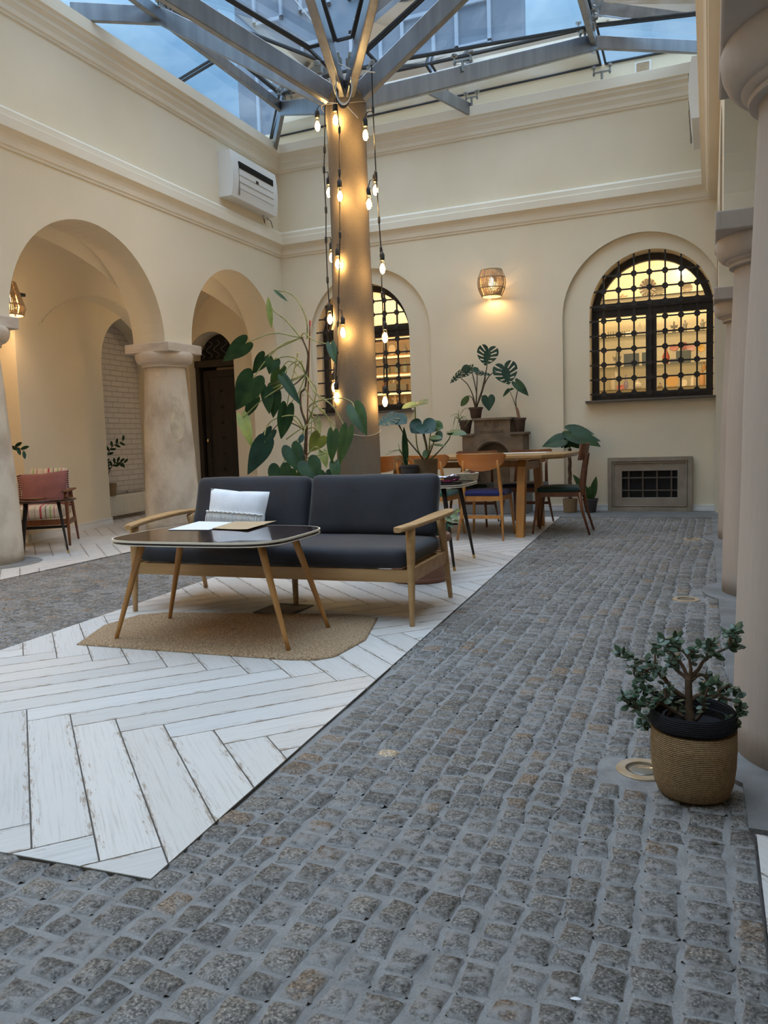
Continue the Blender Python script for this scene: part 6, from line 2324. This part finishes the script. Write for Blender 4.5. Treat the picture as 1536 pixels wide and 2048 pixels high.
for (b, tp, w, mt_, Y, st0, mid, kd) in PL:
    B, T = pp2(*b, Y), pp2(*tp, Y - 0.04)
    P.leaf(B, T, wpx(w, Y) * 1.14, M[mt_], kd, side=rnd.uniform(-.25, .25), fold=rnd.uniform(.1, .35))
    P.stem([st0] + [pp2(*q, (Y + YP) / 2) for q in mid] + [B], .0068, .0040, M['stem'] if rnd.random() < .75 else M['stemdark'])
for pts in ([(905, 1060), (960, 1170), (1000, 1260)], [(780, 1130), (850, 1200), (880, 1260)], [(880, 900), (940, 1000), (1140, 1230)], [(740, 1300), (820, 1240), (960, 1150), (985, 1130)], [(830, 630), (800, 770), (770, 900), (720, 1200)], [(905, 830), (970, 920), (940, 1080), (930, 1260)], [(860, 700), (800, 760), (840, 830)]):
    P.stem([pp2(*q, YP + rnd.uniform(-.08, .08)) for q in pts], .006, .004, M['stem'])

# plants on and around the fountain
YM = 9.46
def pm(cx, cy, Y=YM):
    return at(900 + cx / 8.533, 680 + cy / 8.533, Y)
def wm_(w, Y=YM):
    return w / 8.533 / FPX * (Y / 0.955)
ft = Vector((-2.46, 9.66, 0))
def potplant(name, label, x, y, z):
    return Plant(name, label, 'plant', (x, y, z))
c = pm(440, 1340)
P = potplant('monstera_plant', 'monstera with large slit leaves in a brown pot on top of the fountain', c.x, 9.47, 1.176)
P.pot(0.062, 0.088, 0.138, M['brownpot'], rim=.010, rimh=.03)
r0 = Vector((c.x, 9.47, 1.29))
for (b, tp, w, kd, mids, Y, mt_) in [
    ((655, 160), (600, 437), 350, 'monstera', [(520, 950), (610, 560), (630, 440)], 9.42, 'leafteal'),
    ((925, 455), (1005, 760), 400, 'monstera', [(530, 900), (650, 640), (770, 540)], 9.40, 'leafteal'),
    ((375, 480), (200, 640), 130, 'monstera', [(450, 900), (380, 560)], 9.40, 'leafteal'),
    ((360, 480), (190, 510), 150, 'oval', [(450, 900), (380, 560)], 9.44, 'leafteal'),
    ((185, 560), (0, 740), 110, 'monstera', [(390, 950), (300, 760), (180, 640)], 9.36, 'leafteal'),
    ((390, 500), (495, 520), 90, 'oval', [(455, 850), (460, 590)], 9.4, 'leafteal'),
    ((480, 560), (710, 595), 80, 'monstera', [(560, 850), (600, 600)], 9.44, 'leafteal'),
    ((325, 950), (185, 1130), 110, 'oval', [(400, 1040), (370, 980)], 9.40, 'leafmid'),
    ((650, 980), (665, 1215), 230, 'heart', [(480, 1060), (540, 960)], 9.36, 'leafteal')]:
    B, T = pm(*b, Y), pm(*tp, Y - .02)
    P.leaf(B, T, wm_(w, Y), M[mt_], kd, fold=.12, droop=.05)
    end = pm(*mids[-1], Y + .01)
    P.stem([r0] + [pm(*q, (Y + 9.47) / 2) for q in mids] + [B + Vector((0, .012, 0))], .009, .004, M['stemdark'])
c = pm(1140, 1520)
c.x = -2.46 + 0.318
P = potplant('alocasia_plant', 'thin alocasia with veined leaves in a square-rimmed pot on the right shoulder', c.x, 9.46, 0.991)
P.pot(0.058, 0.083, 0.17, M['brownpot'], rim=.010, rimh=.03, n=32)
r0 = Vector((c.x, 9.46, 1.13))
P.stem([r0, pm(1150, 1200), pm(1130, 1150)], .022, .012, M['terra'], 'trunk', 8)
P.leaf(pm(1120, 720, 9.42), pm(1340, 948, 9.38), wm_(150), M['leaf'], 'arrow', fold=.2)
P.stem([pm(1130, 1160), pm(1125, 1000), pm(1165, 820), pm(1140, 760, 9.43)], .007, .004, M['stemdark'])
P.leaf(pm(1000, 850, 9.42), pm(900, 970, 9.38), wm_(60), M['leaf'], 'arrow')
P.leaf(pm(1000, 850, 9.42), pm(1090, 828, 9.40), wm_(40), M['leaf'], 'oval')
P.stem([pm(1130, 1160), pm(1090, 1040), pm(1015, 860, 9.42)], .006, .003, M['stemdark'])
c = pm(270, 1560)
P = potplant('spider_plant', 'drooping spider plant in a dark pot on the left shoulder of the fountain', c.x, 9.46, 0.991)
P.pot(0.055, 0.088, 0.17, M['brownpot'], rim=.008, rimh=.03)
r0 = Vector((c.x, 9.46, 1.13))
for (mx, my, tx, ty) in [(120, 1260, 0, 1310), (100, 1330, 60, 1450), (150, 1330, 110, 1520), (180, 1350, 130, 1560), (240, 1300, 330, 1420), (150, 1280, 150, 1190), (200, 1320, 300, 1370), (90, 1300, 50, 1500)]:
    P.stem([r0, pm(170, 1370, 9.44), pm(mx, my, 9.42), pm(tx, ty, 9.38)], .008, .002, M['leafvar'], 'leaf', 5)
P.stem([r0, pm(180, 1280, 9.43), pm(240, 1180, 9.42), pm(320, 1160, 9.42)], .004, .003, M['stem'])
P.stem([pm(200, 1560, 9.42), pm(280, 1440, 9.38), pm(350, 1340, 9.38)], .003, .003, M['stem'])
P.leaf(pm(130, 1530, 9.32), pm(290, 1600, 9.30), wm_(70), M['leafmid'], 'oval', n=(0, -.4, 1))
P.leaf(pm(130, 1530, 9.32), pm(0, 1590, 9.30), wm_(60), M['leafmid'], 'oval', n=(0, -.4, 1))

def p7(cx, cy, Y):
    return at(860 + cx / 4.042, 820 + cy / 4.042, Y)
def w7(w, Y):
    return w / 4.042 / FPX * (Y / 0.955)
c = p7(1120, 820, 9.55)
P = potplant('big_leaf_plant', 'broad dark leaved plant with braided trunk in a jute pot behind the dining table', -1.56, 9.56, 0.002)
P.pot(0.078, 0.088, 0.165, M['basket'])
tr0 = Vector((-1.56, 9.56, .15))
for k in range(3):
    pts = [tr0 + Vector((0.014 * math.cos(u * 9 + k * 2.1), 0.014 * math.sin(u * 9 + k * 2.1), u * 0.62)) for u in [i / 20 for i in range(21)]]
    P.stem(pts, .012, .009, M['bark'], 'trunk', 6)
tt = tr0 + Vector((0, 0, .62))
for (b, tp, w, Y, nn) in [((1075, 240), (900, 290), 105, 9.35, (0, -.75, .6)), ((1150, 190), (1385, 285), 130, 9.35, (-.1, -.7, .8)), ((1130, 205), (1205, 310), 110, 9.40, (0, -1, .3)),
                          ((1085, 262), (1060, 305), 60, 9.45, (0, -1, .4)), ((1120, 165), (1330, 185), 110, 9.45, (-.1, -.6, .8)), ((1130, 250), (1085, 310), 60, 9.4, (0, -1, .3)), ((1200, 225), (1380, 240), 90, 9.5, (0, -.7, .8))]:
    B = p7(*b, Y)
    P.leaf(B, p7(*tp, Y - .03), w7(w, Y) * 1.3, M['leaf'], 'heart', n=nn, fold=.2, droop=.12)
    P.stem([tt, (tt + B) / 2 + Vector((0, 0, .03)), B], .006, .004, M['stem'])
P = potplant('snake_plant', 'small snake plant in a dark grey pot beside the cellar window', -1.32, 9.56, 0.002)
P.pot(0.060, 0.092, 0.165, M['greypot'], rim=.006, rimh=.025)
r0 = Vector((-1.32, 9.56, .14))
for (tx, ty, w) in [(1160, 520, 60), (1343, 540, 55), (1215, 660, 40), (1265, 640, 40), (1290, 620, 45), (1240, 600, 40)]:
    T = p7(tx, ty, 9.5)
    P.leaf(r0 + Vector((rnd.uniform(-.02, .02), 0, 0)), T, w7(w, 9.5), M['leafmid'], 'strap', droop=.15, fold=.4)

# plants on the side table
YS = 5.62
def p6(cx, cy, Y=YS):
    return at(740 + cx * .3255, 640 + cy * .3255, Y)
def w6(w, Y=YS):
    return w * .3255 / FPX * (Y / 0.94)
bb_ = p6(345, 955, 5.68)
P = Plant('potted_monstera', 'young monstera in a jute wrapped pot on the side table', 'plant', (bb_.x, 5.68, stz))
P.pot(0.088, 0.094, max(0.05, p6(345, 852, 5.68).z - stz), M['basket'], rim=0.002, rimh=.02)
ztop_ = p6(345, 852, 5.68).z
r0 = Vector((bb_.x, 5.68, ztop_ - .03))
up2 = (0, -.45, 1)
for (b, tp, w, mt_, kd, mids, nn, Y) in [
    ((275, 520), (195, 540), 120, 'leaflight', 'round', [(290, 780), (278, 560)], (0, -.35, 1), 5.6),
    ((275, 520), (350, 508), 140, 'leafmid', 'monstera', [(290, 780), (276, 560)], (0.1, -.45, 1), 5.6),
    ((150, 600), (48, 640), 120, 'leafteal', 'monstera', [(300, 820), (220, 720)], (0, -.7, .8), 5.45),
    ((160, 600), (222, 632), 90, 'leafteal', 'round', [(300, 820), (215, 715)], (.2, -.8, .6), 5.45),
    ((318, 640), (252, 690), 130, 'leafteal', 'round', [(350, 790), (330, 700)], (0, -.8, .7), 5.55),
    ((325, 640), (392, 685), 120, 'leafteal', 'round', [(350, 790), (333, 700)], (.1, -.8, .7), 5.55),
    ((320, 640), (248, 628), 80, 'leaflight', 'oval', [(345, 790), (325, 700)], (0, -.6, 1), 5.62),
    ((385, 650), (446, 662), 75, 'leafmid', 'round', [(360, 800), (372, 700)], (.1, -.9, .5), 5.62),
    ((400, 710), (438, 735), 75, 'leafteal', 'round', [(375, 800), (395, 740)], (0, -1, .5), 5.55),
    ((365, 720), (440, 722), 40, 'leafmid', 'oval', [(365, 800)], (0, -.7, .8), 5.5),
    ((380, 765), (462, 770), 30, 'leafmid', 'oval', [(360, 810)], (0, -.5, 1), 5.5),
    ((497, 690), (590, 698), 65, 'leafmid', 'round', [(400, 830), (480, 740)], (.1, -.6, .9), 5.5),
    ((497, 690), (478, 692), 40, 'leafmid', 'round', [(400, 830), (480, 740)], (.1, -.6, .9), 5.5),
    ((335, 800), (345, 845), 35, 'leafmid', 'oval', [(340, 830)], (0, -1, .2), 5.55)]:
    B, T = p6(*b, Y), p6(*tp, Y - .05)
    P.leaf(B, T, w6(w, Y) * 1.1, M[mt_], kd, n=nn, fold=.15, droop=.1)
    P.stem([r0] + [p6(*q, (Y + 5.68) / 2) for q in mids] + [B], .0065, .0035, M['stem'] if mt_ != 'leafteal' else M['stemdark'])
bb2 = p6(242, 950, 5.52)
P = Plant('small_succulent_pot', 'small grey pot with one upright leaf and thin arching blades on the side table', 'plant', (bb2.x, 5.52, stz))
hh = p6(242, 890, 5.52).z - stz
P.pot(0.058, 0.072, hh, M['greypot'], rim=.006, rimh=.02)
r0 = Vector((bb2.x, 5.52, stz + hh - .03))
P.leaf(p6(222, 890, 5.5), p6(208, 655, 5.48), w6(38), M['leaf'], 'strap', fold=.3, droop=.0)
for (mx, my, tx, ty) in [(170, 800, 95, 830), (150, 850, 150, 920), (175, 840, 140, 950), (185, 810, 175, 760), (240, 850, 280, 880), (160, 800, 110, 810)]:
    P.stem([r0, p6((mx + 215) / 2, my + 10, 5.5), p6(mx, my, 5.48), p6(tx, ty, 5.45)], .005, .0015, M['leafvar'], 'leaf', 5)

# terracotta planter behind the sofa's right end
tp0 = Vector((-1.80, 4.87, 0))
P = Plant('terracotta_planter', 'tall terracotta planter with trailing variegated plant behind the sofa arm', 'plant', tp0)
MB().lathe([(.180, .007), (.190, .012), (.192, .03), (.186, .036), (.187, .24), (.190, .262), (.214, .272), (.221, .285), (.221, .302), (.212, .316), (.196, .318), (.188, .285), (.0005, .28)], n=56).build('pot', M['terra'], P.t, smooth=True, auto=40)
MB().lathe([(.187, .283), (.06, .292), (.0005, .29)], n=20).build('soil', M['soil'], P.t, smooth=True)
r0 = tp0 + Vector((0, 0, .29))
for (px, py, tx, ty, w, mt_) in [(880, 1055, 885, 1078, 20, 'leaf'), (870, 1055, 872, 1080, 22, 'leaf'), (895, 1035, 905, 1045, 12, 'leafvar'), (905, 1030, 918, 1040, 13, 'leafvar'), (898, 1025, 890, 1034, 12, 'leafmid'),
                                 (912, 1022, 922, 1020, 10, 'leafvar'), (885, 1040, 876, 1048, 12, 'leafvar'), (900, 1048, 905, 1055, 10, 'leafmid'), (910, 1040, 918, 1045, 9, 'leafvar'), (878, 1030, 870, 1036, 10, 'leafmid'), (890, 1048, 893, 1062, 14, 'leaf')]:
    B, T = at(px, py, 4.82), at(tx, ty, 4.80)
    P.leaf(B, T, w / FPX * 5.2, M[mt_], 'heart', fold=.2)
    P.stem([r0, (r0 + B) / 2 + Vector((.01, 0, .03)), B], .003, .002, M['stem'])

# ZZ plants in the left gallery
def zz(label, base, pts, nleaf, scale, potr=None, leafside=1):
    P = Plant('zz_plant', label, 'plant', base)
    if potr:
        P.pot(potr[0], potr[1], potr[2], M['basket'])
    for pth in pts:
        c = curve3(pth, 8)
        m_ = len(c)
        mb = MB().tube(c, [.008 - .005 * i / (m_ - 1) for i in range(m_)], n=6)
        mb.to_local(P.loc).build('stem', M['stemdark'], P.t, smooth=True)
        st = int(m_ * .45)
        idx = [int(st + (m_ - 1 - st) * i / (nleaf - 1)) for i in range(nleaf)]
        for q, i in enumerate(idx):
            d = (c[min(i + 1, m_ - 1)] - c[max(i - 1, 0)]).normalized()
            s_ = 1 if q % 2 else -1
            w_ = d.cross((CAMP - c[i]).normalized()) * s_
            T = c[i] + (d * .6 + w_ * .8).normalized() * scale
            P.leaf(c[i], T, scale * .38, M['leaf'], 'oval', fold=.2, droop=.05)
    return P
YZ = 8.10
zb = at(222, 990, YZ)
xz = zb.x
PZ = lambda cx, cy: at(180 + cx / 4.55, 650 + cy / 4.55, YZ)
zz('dark feathery plant in a straw pot on the radiator', (xz, YZ, 0.332), [
    [PZ(150, 1430), PZ(145, 1250), PZ(190, 1120), PZ(300, 1055)], [PZ(155, 1430), PZ(180, 1320), PZ(240, 1250), PZ(308, 1255)], [PZ(145, 1430), PZ(140, 1330), PZ(130, 1230)]], 9, 0.085, (0.068, 0.082, 0.165))
YN = 5.35
PN = lambda cx, cy: at(cx / 8.535, 880 + cy / 8.535, YN)
zz('single dark sprig of a plant in the left niche beside the scuffed column', tuple(Vector((PN(60, 130).x, YN + .02, 0.0))), [
    [Vector((PN(60, 130).x, YN, .40)), PN(60, 300), PN(170, 115), PN(300, 130), PN(405, 185)]], 6, 0.085, (0.10, 0.13, 0.30))

# jade plant in the jute basket, front right
YJ = 2.12
def pj(cx, cy, Y=YJ):
    return at(1180 + cx / 4.267, 1200 + cy / 4.267, Y)
jb = Vector((-0.036, 2.12, 0.003))
P = Plant('jade_plant', 'bushy jade plant in a round jute basket with black rim, front right', 'plant', jb)
MB().lathe([(.070, .001), (.088, .008), (.098, .035), (.104, .08), (.106, .13), (.105, .178)], n=56).build('basket', M['basket'], P.t, smooth=True)
MB().lathe([(.105, .184), (.108, .189), (.107, .205), (.104, .222), (.100, .226), (.096, .220), (.097, .150), (.0005, .148)], n=56, wob=.03).build('basket_rim', M['basketblack'], P.t, smooth=True)
ip = MB().lathe([(.060, .15), (.082, .196), (.086, .198), (.086, .202), (.079, .202), (.074, .170), (.0005, .168)], c=(.008, .004, 0), n=40).build('inner_pot', M['black'], P.t, smooth=True, auto=40)
MB().lathe([(.073, .171), (.03, .178), (.0005, .18)], c=(.008, .004, 0), n=24).build('soil', M['soil'], ip, smooth=True)
T0 = pj(880, 1265)
tk = [pj(890, 1270), pj(862, 1100), pj(852, 950), pj(842, 800), pj(838, 660)]
P.stem(tk, .0125, .0085, M['bark'], 'trunk', 10)
BR = [
    [(845, 700), (790, 560), (720, 480), (660, 400), (635, 330)],
    [(835, 670), (740, 600), (700, 540), (690, 470)],
    [(840, 850), (720, 780), (620, 640), (520, 540), (400, 510), (310, 480), (260, 440)],
    [(830, 840), (730, 770), (640, 690), (560, 580), (560, 400)],
    [(838, 680), (860, 600), (850, 500), (870, 430), (940, 400)],
    [(845, 660), (920, 600), (970, 520), (1060, 460), (1190, 400), (1240, 370), (1240, 310)],
    [(1190, 400), (1200, 330), (1190, 270), (1240, 245)],
    [(850, 700), (930, 640), (1000, 660), (985, 730), (960, 800)],
    [(870, 850), (930, 810), (1060, 830), (1090, 800), (1180, 850), (1280, 860), (1275, 930), (1240, 1000), (1200, 1060)],
    [(1060, 830), (1120, 760), (1200, 740), (1290, 800)],
    [(900, 1030), (960, 960), (975, 870), (1000, 770), (1050, 700)],
    [(820, 1020), (760, 960), (740, 900), (700, 830), (640, 760)],
    [(800, 1000), (700, 940), (600, 870), (520, 770), (420, 770), (380, 830), (410, 930)],
    [(420, 770), (450, 690), (380, 640), (380, 560)],
    [(600, 870), (560, 930), (500, 980), (460, 1060)],
    [(700, 940), (650, 1000), (560, 1060), (500, 1090)],
    [(420, 930), (340, 900), (290, 830)],
    [(640, 760), (640, 830), (560, 850), (480, 900)],
    [(850, 500), (800, 440), (740, 400), (715, 330)],
    [(560, 580), (480, 600), (470, 660)],
    [(1000, 500), (1020, 420), (1040, 350)],
    [(820, 1200), (800, 1120), (770, 1060)],
]
jl = MB()
def jleaf(p, d, L_):
    d = d.normalized()
    leafmesh(jl, p, p + d * L_, L_ * .66, Vector((rnd.uniform(-.5, .5), rnd.uniform(-.9, .1), 1)), 'oval', fold=.05, droop=.03, nu=6, nv=8)
for bi, br in enumerate(BR):
    off = rnd.uniform(-.07, .07)
    n_ = len(br)
    pts = [pj(x, y, YJ + (off * (i / (n_ - 1)) if bi not in (0,) else off * i / n_)) for i, (x, y) in enumerate(br)]
    c = curve3(pts, 5)
    m_ = len(c)
    P.stem(pts, .0052, .002, M['bark'], 'branch', 6)
    for i in range(m_):
        u = i / (m_ - 1)
        if u < .35:
            continue
        for q in range(2 if u < .7 else 3):
            dd = Vector((rnd.uniform(-1, 1), rnd.uniform(-1, 1), rnd.uniform(-.35, .75)))
            pq = c[i] + Vector((rnd.uniform(-.008, .008), rnd.uniform(-.018, .018), rnd.uniform(-.008, .008)))
            if rnd.random() < .8:
                jleaf(pq, dd, rnd.uniform(.016, .026))
    jleaf(c[-1], Vector((rnd.uniform(-1, 1), 0, .8)), .024)
    jleaf(c[-1], Vector((rnd.uniform(-1, 1), 0, -.2)), .022)
jl.to_local(P.loc)
jo = jl.build('foliage', M['jadeleaf'], P.t, smooth=True)
sm = jo.modifiers.new('thick', 'SOLIDIFY')
sm.thickness = 0.0018
for (px, py, lb) in ((1160, 1685, 'small dry leaf fallen on the cobbles in front of the basket'), (1103, 1615, 'dark dry leaf on the cobbles left of the basket'), (1420, 1685, 'dry leaf pair on the cobbles near the right tiles'), (1140, 1997, 'small white chip lying on the cobbles at the bottom')):
    p = onz(px, py, 0.003)
    mb = leafmesh(MB(), p, p + Vector((.018, .004, .002)), .008, (0, 0, 1), 'oval', nu=4, nv=6)
    white = 'white' in lb
    single('stone_chip' if white else 'fallen_leaf', mb, M['paper'] if white else M['stemdark'], lb, 'chip' if white else 'leaf', tuple(p))
